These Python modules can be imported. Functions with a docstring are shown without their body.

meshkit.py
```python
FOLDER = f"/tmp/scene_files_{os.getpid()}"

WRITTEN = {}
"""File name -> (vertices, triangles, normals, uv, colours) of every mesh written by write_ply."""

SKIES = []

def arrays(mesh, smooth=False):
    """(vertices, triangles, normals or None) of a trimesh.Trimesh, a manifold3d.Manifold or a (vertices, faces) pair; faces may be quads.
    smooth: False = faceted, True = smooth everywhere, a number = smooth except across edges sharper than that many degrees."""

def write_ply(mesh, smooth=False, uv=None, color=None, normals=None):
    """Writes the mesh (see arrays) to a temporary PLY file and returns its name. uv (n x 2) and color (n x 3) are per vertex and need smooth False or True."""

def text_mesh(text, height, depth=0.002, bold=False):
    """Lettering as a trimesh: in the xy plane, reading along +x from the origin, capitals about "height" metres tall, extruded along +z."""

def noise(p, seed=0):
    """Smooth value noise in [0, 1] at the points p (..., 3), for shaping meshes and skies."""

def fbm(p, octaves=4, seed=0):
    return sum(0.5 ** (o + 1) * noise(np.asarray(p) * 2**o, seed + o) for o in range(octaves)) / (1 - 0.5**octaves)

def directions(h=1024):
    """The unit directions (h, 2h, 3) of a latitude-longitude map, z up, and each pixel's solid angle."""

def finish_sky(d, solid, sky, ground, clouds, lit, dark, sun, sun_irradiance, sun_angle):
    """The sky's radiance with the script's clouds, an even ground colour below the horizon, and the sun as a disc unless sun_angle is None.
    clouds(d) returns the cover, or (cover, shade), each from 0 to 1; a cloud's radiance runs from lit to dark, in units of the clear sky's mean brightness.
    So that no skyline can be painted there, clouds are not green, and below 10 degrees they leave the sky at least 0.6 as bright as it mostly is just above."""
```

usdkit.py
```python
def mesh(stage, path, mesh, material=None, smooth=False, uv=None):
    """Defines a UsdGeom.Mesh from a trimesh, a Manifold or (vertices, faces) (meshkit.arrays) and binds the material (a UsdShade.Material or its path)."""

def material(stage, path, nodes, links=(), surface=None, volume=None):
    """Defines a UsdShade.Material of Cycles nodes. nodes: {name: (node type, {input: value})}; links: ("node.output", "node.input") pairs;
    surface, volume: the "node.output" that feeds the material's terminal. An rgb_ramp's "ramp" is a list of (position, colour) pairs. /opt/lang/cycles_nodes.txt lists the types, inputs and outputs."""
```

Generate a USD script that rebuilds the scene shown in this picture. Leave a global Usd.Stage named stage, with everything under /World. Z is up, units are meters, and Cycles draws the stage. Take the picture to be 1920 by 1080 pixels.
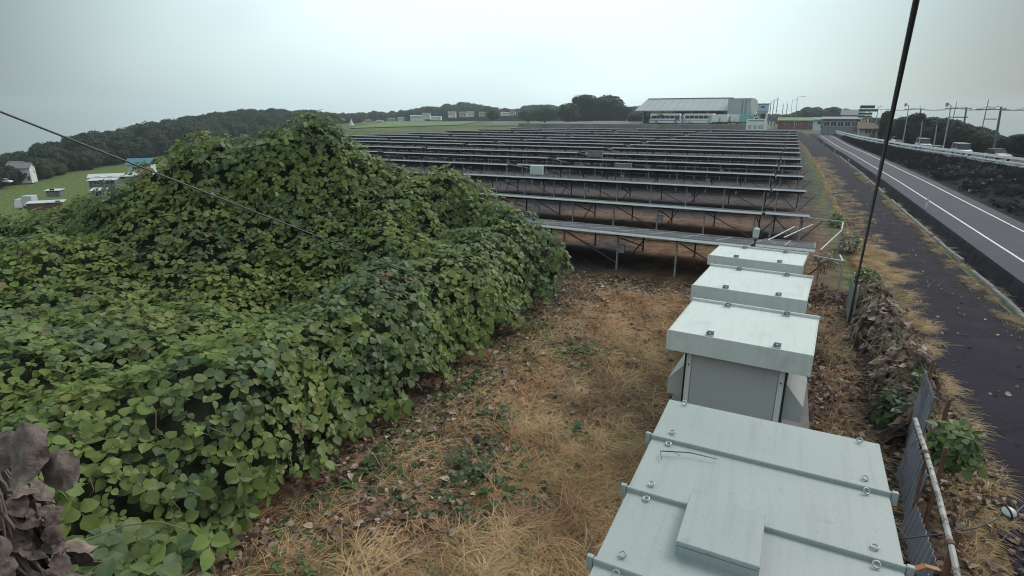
import math, random
import numpy as np, trimesh, usdkit, meshkit
from scipy.interpolate import RBFInterpolator
from scipy.spatial import cKDTree
from scipy.spatial.transform import Rotation
from pxr import Usd, UsdGeom, UsdLux, UsdShade, Gf, Sdf, Vt

stage = Usd.Stage.CreateInMemory()
UsdGeom.SetStageUpAxis(stage, UsdGeom.Tokens.z)
UsdGeom.SetStageMetersPerUnit(stage, 1.0)
UsdGeom.Xform.Define(stage, '/World')
UsdGeom.Scope.Define(stage, '/World/Looks')
rng = np.random.default_rng(7)
random.seed(7)

# ------------------------------------------------------------------ camera, sky, sun, exposure
EYE = np.array([0, 0, 5.0])
FPX, HOR, VPX = 1058.0, 215.0, 1490.0
PITCH = math.atan((540 - HOR) / FPX)
YAW = math.atan((VPX - 960) / math.hypot(FPX, 540 - HOR))
hd = np.array([-math.sin(YAW), math.cos(YAW), 0])
RIGHT = np.array([math.cos(YAW), math.sin(YAW), 0])
FWD = hd * math.cos(PITCH) + np.array([0, 0, -math.sin(PITCH)])
UP = np.cross(RIGHT, FWD)
cam = UsdGeom.Camera.Define(stage, '/World/camera')
cam.CreateHorizontalApertureAttr(36.0)
cam.CreateVerticalApertureAttr(36.0 * 9 / 16)
cam.CreateFocalLengthAttr(36.0 * FPX / 1920)
cam.CreateClippingRangeAttr((0.05, 20000.0))
cam.CreateExposureAttr(0.46)
M = np.eye(4); M[0, :3], M[1, :3], M[2, :3], M[3, :3] = RIGHT, UP, -FWD, EYE
cam.AddTransformOp().Set(Gf.Matrix4d(M.tolist()))

SUN = np.array([0.42, 0.62, 0.66]); SUN /= np.linalg.norm(SUN)
usdkit.material(stage, '/World/Looks/sky_look', {
    'tc': ('texture_coordinate', {}),
    'sky': ('sky_texture', {'sky_type': 'single_scattering', 'sun_disc': False, 'sun_elevation': float(math.asin(SUN[2])),
                            'sun_rotation': float(math.atan2(SUN[0], SUN[1])), 'aerosol_density': 2.0}),
    'map': ('mapping', {'scale': (1.0, 1.0, 2.4), 'location': (0.3, 0.0, 0.1)}),
    'n': ('noise_texture', {'scale': 1.1, 'detail': 3.5, 'roughness': 0.42, 'distortion': 0.3}),
    'nr': ('rgb_ramp', {'ramp': [(0.30, (2.05, 2.62, 2.9)), (0.46, (2.75, 3.4, 3.5)), (0.62, (3.4, 4.1, 4.05))]}),
    'dot': ('vector_math', {'math_type': 'dot_product', 'vector2': (-0.44, 0.87, 0.22)}),
    'gr': ('map_range', {'range_type': 'smoothstep', 'from_min': 0.70, 'from_max': 1.0, 'to_min': 0.40, 'to_max': 1.85, 'clamp': True}),
    'sep': ('separate_xyz', {}),
    'cie': ('map_range', {'range_type': 'smoothstep', 'from_min': 0.10, 'from_max': 0.85, 'to_min': 0.74, 'to_max': 2.4, 'clamp': True}),
    'mul': ('vector_math', {'math_type': 'scale'}), 'mul2': ('vector_math', {'math_type': 'scale'}),
    'mix': ('mix', {'fac': 0.93}),
    'bg': ('background_shader', {'strength': 0.15})},
    [('tc.generated', 'map.vector'), ('map.vector', 'n.vector'), ('n.fac', 'nr.fac'), ('tc.generated', 'dot.vector1'), ('dot.value', 'gr.value'),
     ('nr.color', 'mul.vector1'), ('gr.result', 'mul.scale'), ('sky.color', 'mix.color1'), ('tc.generated', 'sep.vector'), ('sep.z', 'cie.value'), ('mul.vector', 'mul2.vector1'), ('cie.result', 'mul2.scale'), ('mul2.vector', 'mix.color2'), ('mix.color', 'bg.color')],
    surface='bg.background')
dome = UsdLux.DomeLight.Define(stage, '/World/sky')
dome.GetPrim().SetCustomDataByKey('kind', 'structure')
UsdShade.MaterialBindingAPI.Apply(dome.GetPrim()).Bind(UsdShade.Material.Get(stage, '/World/Looks/sky_look'))
sun = UsdLux.DistantLight.Define(stage, '/World/sun')
sun.CreateNormalizeAttr(True); sun.CreateIntensityAttr(0.4); sun.CreateAngleAttr(30.0); sun.CreateColorAttr(Gf.Vec3f(1.0, 0.96, 0.9))
sx = np.cross([0, 0, 1.0], SUN); sx /= np.linalg.norm(sx)
MS = np.eye(4); MS[0, :3], MS[1, :3], MS[2, :3] = sx, np.cross(SUN, sx), SUN
sun.AddTransformOp().Set(Gf.Matrix4d(MS.tolist()))

# ------------------------------------------------------------------ helpers: survey points
def ray(px, py): return FWD * FPX + RIGHT * (px - 960) + UP * (540 - py)
def on_z(px, py, z): d = ray(px, py); return EYE + d * (z - EYE[2]) / d[2]
def at_d(px, py, D): d = ray(px, py); return EYE + d * (D / math.hypot(d[0], d[1]))
def proj(P):
    v = np.asarray(P, float) - EYE; c = v @ FWD
    return 960 + FPX * (v @ RIGHT) / c, 540 - FPX * (v @ UP) / c
def sstep(a, b, x): t = np.clip((np.asarray(x, float) - a) / (b - a), 0, 1); return t * t * (3 - 2 * t)

# ------------------------------------------------------------------ helpers: materials
_m = {}
def mat(name, col, rough=0.6, var=0.18, scale=3.0, bump=0.0, bscale=40.0, metal=0.0, spec=0.4, dirt=None, dscale=1.2, dpos=(0.5, 0.72), speck=None, cracks=None, streak=None):
    if name in _m: return _m[name]
    c = np.array(col, float)
    nodes = {'geo': ('geometry', {}), 'n': ('noise_texture', {'scale': scale, 'detail': 4}),
             'r': ('rgb_ramp', {'ramp': [(0.3, tuple(c * (1 - var))), (0.7, tuple(np.minimum(c * (1 + var), 0.92)))]}),
             'p': ('principled_bsdf', {'roughness': rough, 'metallic': metal, 'specular_ior_level': spec})}
    links = [('geo.position', 'n.vector'), ('n.fac', 'r.fac')]
    last = 'r.color'
    if dirt is not None:
        nodes['dn'] = ('noise_texture', {'scale': dscale, 'detail': 6, 'roughness': 0.65})
        nodes['dr'] = ('rgb_ramp', {'ramp': [(dpos[0], (0, 0, 0)), (dpos[1], (1, 1, 1))]})
        nodes['dm'] = ('mix', {'color2': dirt})
        links += [('geo.position', 'dn.vector'), ('dn.fac', 'dr.fac'), ('dr.color', 'dm.fac'), (last, 'dm.color1')]
        last = 'dm.color'
    if streak is not None:                       # rain streaks drawn out along y and z
        nodes['sm'] = ('mapping', {'scale': (16.0, 0.9, 0.9)}); nodes['sn'] = ('noise_texture', {'scale': 1.0, 'detail': 5, 'roughness': 0.6})
        nodes['sr'] = ('rgb_ramp', {'ramp': [(0.50, (0, 0, 0)), (0.80, (.55, .55, .55))]}); nodes['sx'] = ('mix', {'color2': streak})
        links += [('geo.position', 'sm.vector'), ('sm.vector', 'sn.vector'), ('sn.fac', 'sr.fac'), ('sr.color', 'sx.fac'), (last, 'sx.color1')]; last = 'sx.color'
    if speck is not None:
        nodes['kn'] = ('noise_texture', {'scale': 55.0, 'detail': 2, 'roughness': 0.6}); nodes['kr'] = ('rgb_ramp', {'ramp': [(0.66, (0, 0, 0)), (0.72, (.7, .7, .7))]}); nodes['km'] = ('mix', {'color2': speck})
        links += [('geo.position', 'kn.vector'), ('kn.fac', 'kr.fac'), ('kr.color', 'km.fac'), (last, 'km.color1')]; last = 'km.color'
    if cracks is not None:
        nodes['cv'] = ('noise_texture', {'scale': 1.3, 'detail': 4}); nodes['ca'] = ('vector_math', {'math_type': 'add'})
        nodes['cn'] = ('voronoi_texture', {'scale': 0.42, 'feature': 'distance_to_edge'}); nodes['cr'] = ('rgb_ramp', {'ramp': [(0.0, (.85, .85, .85)), (0.012, (0, 0, 0))]}); nodes['cm'] = ('mix', {'color2': cracks})
        links += [('geo.position', 'cv.vector'), ('geo.position', 'ca.vector1'), ('cv.color', 'ca.vector2'), ('ca.vector', 'cn.vector'), ('cn.distance', 'cr.fac'), ('cr.color', 'cm.fac'), (last, 'cm.color1')]; last = 'cm.color'
    links.append((last, 'p.base_color'))
    if bump:
        nodes['bn'] = ('noise_texture', {'scale': bscale, 'detail': 5})
        nodes['b'] = ('bump', {'strength': bump, 'distance': 0.02})
        links += [('geo.position', 'bn.vector'), ('bn.fac', 'b.height'), ('b.normal', 'p.normal')]
    _m[name] = usdkit.material(stage, '/World/Looks/' + name, nodes, links, surface='p.BSDF')
    return _m[name]
def leafmat(name, col, trans=0.38, rough=0.45, var=0.25, spec=0.3):
    if name in _m: return _m[name]
    c = np.array(col, float)
    _m[name] = usdkit.material(stage, '/World/Looks/' + name, {
        'geo': ('geometry', {}), 'n': ('noise_texture', {'scale': 1.7, 'detail': 5, 'roughness': 0.7}),
        'r': ('rgb_ramp', {'ramp': [(0.3, tuple(c * (1 - var))), (0.7, tuple(c * (1 + var)))]}),
        'p': ('principled_bsdf', {'roughness': rough, 'specular_ior_level': spec}),
        't': ('translucent_bsdf', {}), 'm': ('mix_closure', {'fac': trans})},
        [('geo.position', 'n.vector'), ('n.fac', 'r.fac'), ('r.color', 'p.base_color'), ('r.color', 't.color'), ('p.BSDF', 'm.closure1'), ('t.BSDF', 'm.closure2')],
        surface='m.closure')
    return _m[name]
def zonemat(name, rough=0.9, s1=2.0, s2=18.0, amp=0.5, bump=0.6):
    """Ground whose base colour comes from the mesh's own soil map (primvar), broken up by noise."""
    _m[name] = usdkit.material(stage, '/World/Looks/' + name, {
        'a': ('attribute', {'attribute': 'soil'}), 'geo': ('geometry', {}),
        'n': ('noise_texture', {'scale': s1, 'detail': 6, 'roughness': 0.65}), 'n2': ('noise_texture', {'scale': s2, 'detail': 4, 'roughness': 0.7}),
        'r': ('map_range', {'from_min': 0.3, 'from_max': 0.7, 'to_min': 1 - amp, 'to_max': 1 + amp}),
        'r2': ('map_range', {'from_min': 0.3, 'from_max': 0.7, 'to_min': 1 - amp, 'to_max': 1 + amp}),
        'm1': ('vector_math', {'math_type': 'scale'}), 'm2': ('vector_math', {'math_type': 'scale'}),
        'b': ('bump', {'strength': bump, 'distance': 0.05}), 'p': ('principled_bsdf', {'roughness': rough, 'specular_ior_level': 0.06})},
        [('geo.position', 'n.vector'), ('geo.position', 'n2.vector'), ('n.fac', 'r.value'), ('n2.fac', 'r2.value'), ('a.color', 'm1.vector1'), ('r.result', 'm1.scale'),
         ('m1.vector', 'm2.vector1'), ('r2.result', 'm2.scale'), ('m2.vector', 'p.base_color'), ('n2.fac', 'b.height'), ('b.normal', 'p.normal')], surface='p.BSDF')
    return _m[name]

# ------------------------------------------------------------------ helpers: prims
_count = {}
def path_for(name, parent=None):
    base = (str(parent.GetPath()) if parent is not None else '/World') + '/' + name
    n = _count.get(base, -1) + 1; _count[base] = n
    return base if n == 0 else f'{base}_{n:03d}'
def tag(p, label=None, cat=None, group=None, kind=None):
    p = p.GetPrim() if hasattr(p, 'GetPrim') else p
    for k, v in (('label', label), ('category', cat), ('group', group), ('kind', kind)):
        if v: p.SetCustomDataByKey(k, v)
    return p
def thing(name, label, cat, loc=(0, 0, 0), rz=0.0, group=None, scale=None):
    x = UsdGeom.Xform.Define(stage, path_for(name))
    x.AddTranslateOp().Set(Gf.Vec3d(*map(float, loc)))
    if rz: x.AddRotateZOp().Set(float(rz))
    if scale is not None: x.AddScaleOp().Set(Gf.Vec3f(*([float(scale)] * 3 if np.ndim(scale) == 0 else map(float, scale))))
    return tag(x, label, cat, group)
def obj(name, m, material, parent=None, smooth=False, label=None, kind=None):
    if isinstance(m, list): m = trimesh.util.concatenate(m)
    p = usdkit.mesh(stage, path_for(name, parent), m, material, smooth).GetPrim()
    return tag(p, label, None, None, kind)
def single(name, m, material, label, cat, group=None, smooth=False):
    return tag(obj(name, m, material, None, smooth), label, cat, group)
def kindclass(name):
    return stage.CreateClassPrim('/World/kind_' + name)
def copy_of(cls, name, label, cat, loc, rz=0.0, group=None, scale=None, inst=True):
    o = thing(name, label, cat, loc, rz, group, scale)
    o.GetReferences().AddInternalReference(cls.GetPath())
    if inst: o.SetInstanceable(True)
    return o
def instancer(name, protos, idx, pos, rot=None, scale=None, parent=None, label=None, kind='stuff'):
    pi = UsdGeom.PointInstancer.Define(stage, path_for(name, parent))
    sc = str(pi.GetPath()) + '/prototypes'
    UsdGeom.Scope.Define(stage, sc)
    tg = []
    for k, (pm, mt, sm) in enumerate(protos):
        pth = f'{sc}/piece_{k:03d}'
        usdkit.mesh(stage, pth, pm, mt, sm); tg.append(pth)
    pi.CreatePrototypesRel().SetTargets(tg)
    pos = np.asarray(pos, np.float32)
    pi.CreateProtoIndicesAttr(Vt.IntArray.FromNumpy(np.asarray(idx, np.int32)))
    pi.CreatePositionsAttr(Vt.Vec3fArray.FromNumpy(pos))
    if rot is not None:
        pi.CreateOrientationsAttr(Vt.QuathArray.FromNumpy(np.asarray(rot, np.float16)))
    if scale is not None:
        s = np.asarray(scale, np.float32)
        pi.CreateScalesAttr(Vt.Vec3fArray.FromNumpy(s if s.ndim == 2 else np.repeat(s[:, None], 3, 1)))
    return tag(pi, label, None, None, kind)
def zrot(n): 
    q = np.zeros((n, 4)); a = rng.uniform(0, 2 * np.pi, n); q[:, 2], q[:, 3] = np.sin(a / 2), np.cos(a / 2); return q

# ------------------------------------------------------------------ helpers: shapes
def box(x0, x1, y0, y1, z0, z1, c=0.0):
    if c <= 0:
        m = trimesh.creation.box([x1 - x0, y1 - y0, z1 - z0])
    else:
        a = np.array([x1 - x0, y1 - y0, z1 - z0]) / 2; c = min(c, a.min() * 0.9); pts = []
        for s in np.ndindex(2, 2, 2):
            s = np.array(s) * 2 - 1
            for k in range(3):
                q = a - c; q = q.copy(); q[k] = a[k]; pts.append(s * q)
        m = trimesh.Trimesh(np.array(pts)).convex_hull
    m.apply_translation([(x0 + x1) / 2, (y0 + y1) / 2, (z0 + z1) / 2]); return m
def bar(a, b, w, h=None, c=0.0):
    a, b = np.array(a, float), np.array(b, float); d = b - a; L = np.linalg.norm(d); d /= L
    s = np.cross(d, [0, 0, 1.0] if abs(d[2]) < 0.95 else [0, 1.0, 0]); s /= np.linalg.norm(s)
    u = np.cross(s, d)
    m = box(-w / 2, w / 2, -L / 2, L / 2, -(h or w) / 2, (h or w) / 2, c)
    T = np.eye(4); T[:3, 0], T[:3, 1], T[:3, 2], T[:3, 3] = s, d, u, (a + b) / 2
    m.apply_transform(T); return m
def tube(pts, r, n=8, caps=True):
    p = np.asarray(pts, float); r = np.broadcast_to(np.asarray(r, float), (len(p),))
    t = np.gradient(p, axis=0); t /= np.linalg.norm(t, axis=1, keepdims=True) + 1e-12
    a = np.cross(t, np.where(np.abs(t[:, 2:]) < 0.9, [0, 0, 1.0], [1.0, 0, 0])); a /= np.linalg.norm(a, axis=1, keepdims=True) + 1e-12
    b = np.cross(t, a); ang = np.arange(n) * 2 * np.pi / n
    v = (p[:, None] + r[:, None, None] * (np.cos(ang)[None, :, None] * a[:, None] + np.sin(ang)[None, :, None] * b[:, None])).reshape(-1, 3)
    f = []
    for i in range(len(p) - 1):
        for j in range(n):
            q = (i * n + j, i * n + (j + 1) % n, (i + 1) * n + (j + 1) % n, (i + 1) * n + j)
            f += [(q[0], q[2], q[1]), (q[0], q[3], q[2])]
    if caps:
        k = len(v); v = np.vstack([v, p[0], p[-1]])
        for j in range(n):
            f += [(k, j, (j + 1) % n), (k + 1, (len(p) - 1) * n + (j + 1) % n, (len(p) - 1) * n + j)]
    return trimesh.Trimesh(v, np.array(f), process=False)
def prism_y(profile, x0, x1):
    """(y, z) profile extruded along x."""
    from shapely.geometry import Polygon
    m = trimesh.creation.extrude_polygon(Polygon(profile), x1 - x0, engine='earcut')
    v = m.vertices.copy(); m.vertices = np.stack([v[:, 2] + x0, v[:, 0], v[:, 1]], 1); return m
def moved(m, t=(0, 0, 0), rz=0.0):
    m = m.copy()
    if rz: m.apply_transform(trimesh.transformations.rotation_matrix(math.radians(rz), [0, 0, 1]))
    m.apply_translation(t); return m
def sheet(xs, ys, zf, dz=0.0):
    X, Y = np.meshgrid(xs, ys); Z = zf(X, Y) + dz
    v = np.stack([X, Y, Z], -1).reshape(-1, 3); nx, ny = len(xs), len(ys)
    i, j = np.meshgrid(np.arange(ny - 1), np.arange(nx - 1), indexing='ij'); a = (i * nx + j).ravel()
    f = np.vstack([np.stack([a, a + 1, a + nx + 1], 1), np.stack([a, a + nx + 1, a + nx], 1)])
    return trimesh.Trimesh(v, f, process=False)
def ribbon(line, offs, zf, dz):
    """A strip along a ground polyline: offs = offsets to the right of it."""
    line = np.asarray(line, float); t = np.gradient(line, axis=0); t /= np.linalg.norm(t, axis=1, keepdims=True)
    nrm = np.stack([t[:, 1], -t[:, 0]], 1); k = len(offs)
    P = (line[:, None] + nrm[:, None] * np.asarray(offs)[None, :, None]).reshape(-1, 2)
    v = np.column_stack([P, zf(P[:, 0], P[:, 1]) + dz]); f = []
    for i in range(len(line) - 1):
        for j in range(k - 1):
            a = i * k + j; f += [(a, a + 1, a + k + 1), (a, a + k + 1, a + k)]
    return trimesh.Trimesh(v, np.array(f), process=False)

# ------------------------------------------------------------------ terrain
SH_Y, SH_X = [-60, 60, 100, 140, 185, 260, 400, 900], [0, 0, -0.5, -1.6, -2.9, -4.4, -8, -22]
XR_Y, XR_X = [-60, 10, 38, 68.4, 95.6, 132, 185, 260, 400, 900], [78, 46, 31, 19.6, 14.6, 11.6, 9.6, 8.4, 5, -9]
def sh(y): return np.interp(y, SH_Y, SH_X)
def xr(y): return np.interp(y, XR_Y, XR_X)
PROF_X = [5.98, 6.1, 6.22, 7.7, 7.86, 7.9]
PROF_Z = [0.0, -0.05, -1.45, -1.5, -0.66, -0.62]
def gz(x, y):
    x, y = np.asarray(x, float), np.asarray(y, float)
    d = -(x * math.cos(math.radians(44)) + y * math.sin(math.radians(44)))
    z = -8.0 * sstep(2, 28, d)
    r = np.hypot(x, y)
    phi = np.degrees(np.arctan2(-x, y))
    z = z - 0.11 * np.maximum(r - np.interp(phi, [48, 55, 62, 66, 75], [330, 262, 215, 190, 170]), 0) * sstep(49, 58, phi) * sstep(170, 130, phi)
    z = z + 0.10 * (meshkit.fbm(np.stack([x * 0.35, y * 0.35, 0 * x], -1), 3, 5) - 0.5) * sstep(4.2, 3.0, x) * sstep(0.0, 3, 40 - r)
    z = z - 0.075 * np.maximum(r - 128, 0) * sstep(6.5, 13, -phi) * sstep(-170, -130, phi)
    xx = x - sh(y); fade = 1 - sstep(115, 175, y)
    prof = np.interp(xx, PROF_X, PROF_Z) * fade
    lim = 11.9
    xl = lim + sh(y); t = np.clip((x - xl) / np.maximum(xr(y) - xl, 0.5), 0, 1)
    emb = np.where(x > xl, -0.62 * fade + (0.62 * fade + 0.25) * sstep(0, 1, t), prof)
    lump = 0.14 * (meshkit.fbm(np.stack([x * 0.5, y * 0.5, 0 * x + 3], -1), 3, 9) - 0.5) * sstep(0.05, 0.25, t) * sstep(1.0, 0.8, t)
    emb = emb + np.where(x > xl, lump, 0)
    emb = emb - 0.55 * sstep(0.4, 1.3, x - xr(y)) * sstep(200, 150, y)
    emb = np.where(x > xr(y) + 9, -0.30 - 2.0 * sstep(0, 12, x - xr(y) - 9) * sstep(170, 120, y), emb)
    return z + np.where(xx > 5.9, emb, 0)

def soil(x, y):
    n = meshkit.fbm(np.stack([x * 0.25, y * 0.25, 0 * x], -1), 4, 3)
    n2 = meshkit.fbm(np.stack([x * 0.05, y * 0.05, 0 * x + 7], -1), 3, 4)
    def C(*c): return np.array(c, float)[None]
    def mixc(a, b, t): return a * (1 - t[..., None]) + b * t[..., None]
    sh_ = x.shape; x, y, n, n2 = x.ravel(), y.ravel(), n.ravel(), n2.ravel()
    xx = x - sh(y)
    col = np.repeat(C(0.085, 0.105, 0.05), len(x), 0)                       # far fields
    col = mixc(col, C(0.115, 0.13, 0.055), sstep(0.45, 0.6, n2))
    d = -(x * math.cos(math.radians(44)) + y * math.sin(math.radians(44)))
    col = mixc(col, C(0.105, 0.135, 0.045), sstep(12, 22, d))                 # rice in the valley
    arr = sstep(-92, -80, x) * sstep(2.6, 1.2, x) * sstep(172, 150, y)       # ground of the solar plot
    col = mixc(col, C(0.085, 0.068, 0.072), arr)
    col = mixc(col, C(0.19, 0.115, 0.075), arr * sstep(40, 22, y) * sstep(0.4, 0.55, n))
    near = sstep(18.0, 16.0, y) * sstep(-14, -9, x) * sstep(6, 5, x)         # clearing round the cabinets
    col = mixc(col, C(0.18, 0.112, 0.072), near)
    col = mixc(col, C(0.11, 0.078, 0.06), near * sstep(0.5, 0.62, n))
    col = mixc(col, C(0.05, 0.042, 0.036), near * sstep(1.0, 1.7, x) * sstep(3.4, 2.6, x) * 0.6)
    verge = sstep(2.2, 2.9, xx) * sstep(4.6, 4.0, xx) * sstep(190, 150, y)
    col = mixc(col, C(0.15, 0.10, 0.055), verge)
    col = mixc(col, C(0.026, 0.022, 0.028), sstep(6.0, 6.2, xx) * sstep(200, 150, y))
    emb = sstep(11.8, 12.3, xx) * sstep(260, 120, y) * (x < xr(y) + 9)
    col = mixc(col, C(0.013, 0.011, 0.016), emb)
    col = mixc(col, C(0.022, 0.020, 0.020), emb * sstep(0.55, 0.7, n))
    far_yard = sstep(168, 180, y) * sstep(262, 235, y) * sstep(-78, -60, x) * sstep(5, 2, x)
    col = mixc(col, C(0.085, 0.085, 0.075), far_yard * 0.8)
    return col.reshape(sh_ + (3,))

def grid(segs):
    out = []
    for a, b, s in segs: out.append(np.arange(a, b - 1e-6, s))
    return np.concatenate(out + [[segs[-1][1]]])
gx = grid([(-1300, -1000, 100), (-1000, -200, 25), (-200, -60, 6), (-60, -14, 1.5), (-14, 3, 0.3), (3, 5.8, 0.3), (5.8, 8.1, 0.07), (8.1, 12.2, 0.41), (12.2, 40, 0.9), (40, 120, 6), (120, 800, 60), (800, 1300, 100)])
gy = grid([(-600, -60, 30), (-60, -6, 3), (-6, 20, 0.35), (20, 70, 0.8), (70, 200, 2), (200, 500, 15), (500, 1500, 40)])
GX0, GX1, GY0, GY1 = gx[0], gx[-1], gy[0], gy[-1]
gm = sheet(gx, gy, gz)
ground = obj('ground', gm, zonemat('soil_look'), smooth=True, kind='structure')
pv = UsdGeom.PrimvarsAPI(ground).CreatePrimvar('soil', Sdf.ValueTypeNames.Color3fArray, 'vertex')
pv.Set(Vt.Vec3fArray.FromNumpy(soil(gm.vertices[:, 0], gm.vertices[:, 1]).astype(np.float32)))

ly = np.concatenate([np.arange(-12, 60, 1.5), np.arange(60, 420, 5)])
L0 = np.column_stack([sh(ly), ly])
asph = mat('path_asphalt', (0.024, 0.0195, 0.029), 0.95, 0.22, 1.2, 0.4, 120, dirt=(0.038, 0.031, 0.035), dscale=2.6, dpos=(0.56, 0.8), spec=0.15, speck=(0.05, 0.044, 0.055), cracks=(0.010, 0.009, 0.011))
asph2 = mat('road_asphalt', (0.056, 0.050, 0.066), 0.9, 0.12, 0.8, 0.3, 150, dirt=(0.05, 0.046, 0.058), dscale=0.9, speck=(0.095, 0.09, 0.10), cracks=(0.028, 0.026, 0.03))
obj('path', ribbon(L0[ly < 200], np.linspace(2.95, 5.75, 7), gz, 0.02), asph, kind='structure')
obj('road', ribbon(L0[ly < 260], np.linspace(7.92, 11.85, 6), gz, 0.02), asph2, kind='structure')
whitep = mat('line_paint', (0.62, 0.62, 0.66), 0.6, 0.15, 9.0, dirt=(0.16, 0.15, 0.17), dscale=7, dpos=(0.52, 0.66))
edge1 = single('road_line', ribbon(L0[(ly < 180)], [8.93, 9.04], gz, 0.026), whitep, 'white painted line on the lower road, on the ditch side', 'road line', 'edge lines of the lower road')
edge2 = single('road_line', ribbon(L0[(ly < 180)], [11.03, 11.14], gz, 0.026), whitep, 'white painted line on the lower road, on the embankment side', 'road line', 'edge lines of the lower road')
uy = np.concatenate([np.arange(-20, 200, 3), np.arange(200, 420, 10)])
U0 = np.column_stack([xr(uy), uy])
obj('upper_road', ribbon(U0, np.linspace(0.6, 8.6, 6), gz, 0.03), asph2, kind='structure')
single('centre_line', ribbon(U0, [4.5, 4.65], gz, 0.04), whitep, 'white centre line of the upper road behind the guardrail', 'road line')
conc = mat('concrete', (0.16, 0.152, 0.155), 0.85, 0.2, 2.0, 0.4, 60, dirt=(0.10, 0.09, 0.085))
kerb = thing('kerb', 'pale concrete kerb stones along the ditch beside the asphalt path', 'kerb')
for k in range(70):                                    # each kerb stone, tilted or sunk a little
    y0 = 2 + k * 1.2
    if rng.random() < 0.1: continue
    m = box(-0.06, 0.06, -0.585, 0.585, -0.10, 0.07, 0.015)
    m.apply_transform(trimesh.transformations.euler_matrix(rng.normal(0, .02), rng.normal(0, .03), rng.normal(0, .012)))
    obj('kerb_stone', moved(m, (5.98 + sh(y0) + rng.normal(0, .012), y0, 0.03 + rng.normal(0, .014))), conc, kerb)
for k, (px, py) in enumerate([(1731, 376), (1692, 358)][:0]): pass

# ------------------------------------------------------------------ kudzu: the height of the vine blanket
ctl = []
def K(px, py, D, c):
    if c == 1 and D > 12: D = 13.5 + (D - 12) * .62
    if c == 3 and py < 620: D = D * (1.12 if py < 560 else 1.06)
    if c == 2 and D > 13.6: D = 13.6 + (D - 13.6) * .75
    if c == 4 and D > 20: D = 20 + (D - 20) * .6
    p = at_d(px, py, D); ctl.append((p[0], p[1], p[2], c))
def Wp(x, y, z, c): ctl.append((x, y, z, c))
hx = [(-5.35, 0.0), (-5.6, 0.75), (-5.85, 1.35), (-6.15, 1.8), (-6.6, 2.08), (-7.3, 1.95), (-8.1, 1.35)]
for y, s in [(-2, .85), (0, .9), (1.5, .95), (3, 1), (4.5, 1.0), (6, 1.0), (7.5, 1.0), (9, 1.02), (10.5, 1.03), (12, 1.05), (13.2, 1.03)]:
    for x, z in hx: Wp(x + 0.18 * math.sin(y * 1.9), y, z * s, 0)
for x, z in [(-5.2, 0.0), (-5.8, 0.3)]: Wp(x, 15.0, z, 0)
Wp(-5.6, 14.0, 1.85, 0)
for px, D, z in [(1010, 18, 1.3), (960, 18.4, 1.6), (900, 19, 1.8)]:
    p = at_d(px, 300, D); Wp(p[0], p[1], z, 2)
K(480, 262, 16.9, 1); K(540, 250, 17.0, 1); K(250, 320, 17.5, 1); K(200, 346, 18.2, 1); K(150, 370, 19.5, 1); K(120, 430, 17.5, 1); K(200, 420, 16.8, 1); K(60, 450, 18.5, 1)
for x, y, z in [(-8.6, 7.2, .55), (-8.9, 8.2, .45), (-8.5, 9.2, .6), (-8.4, 6.2, .8)]: Wp(x, y, z, 3)
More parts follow.
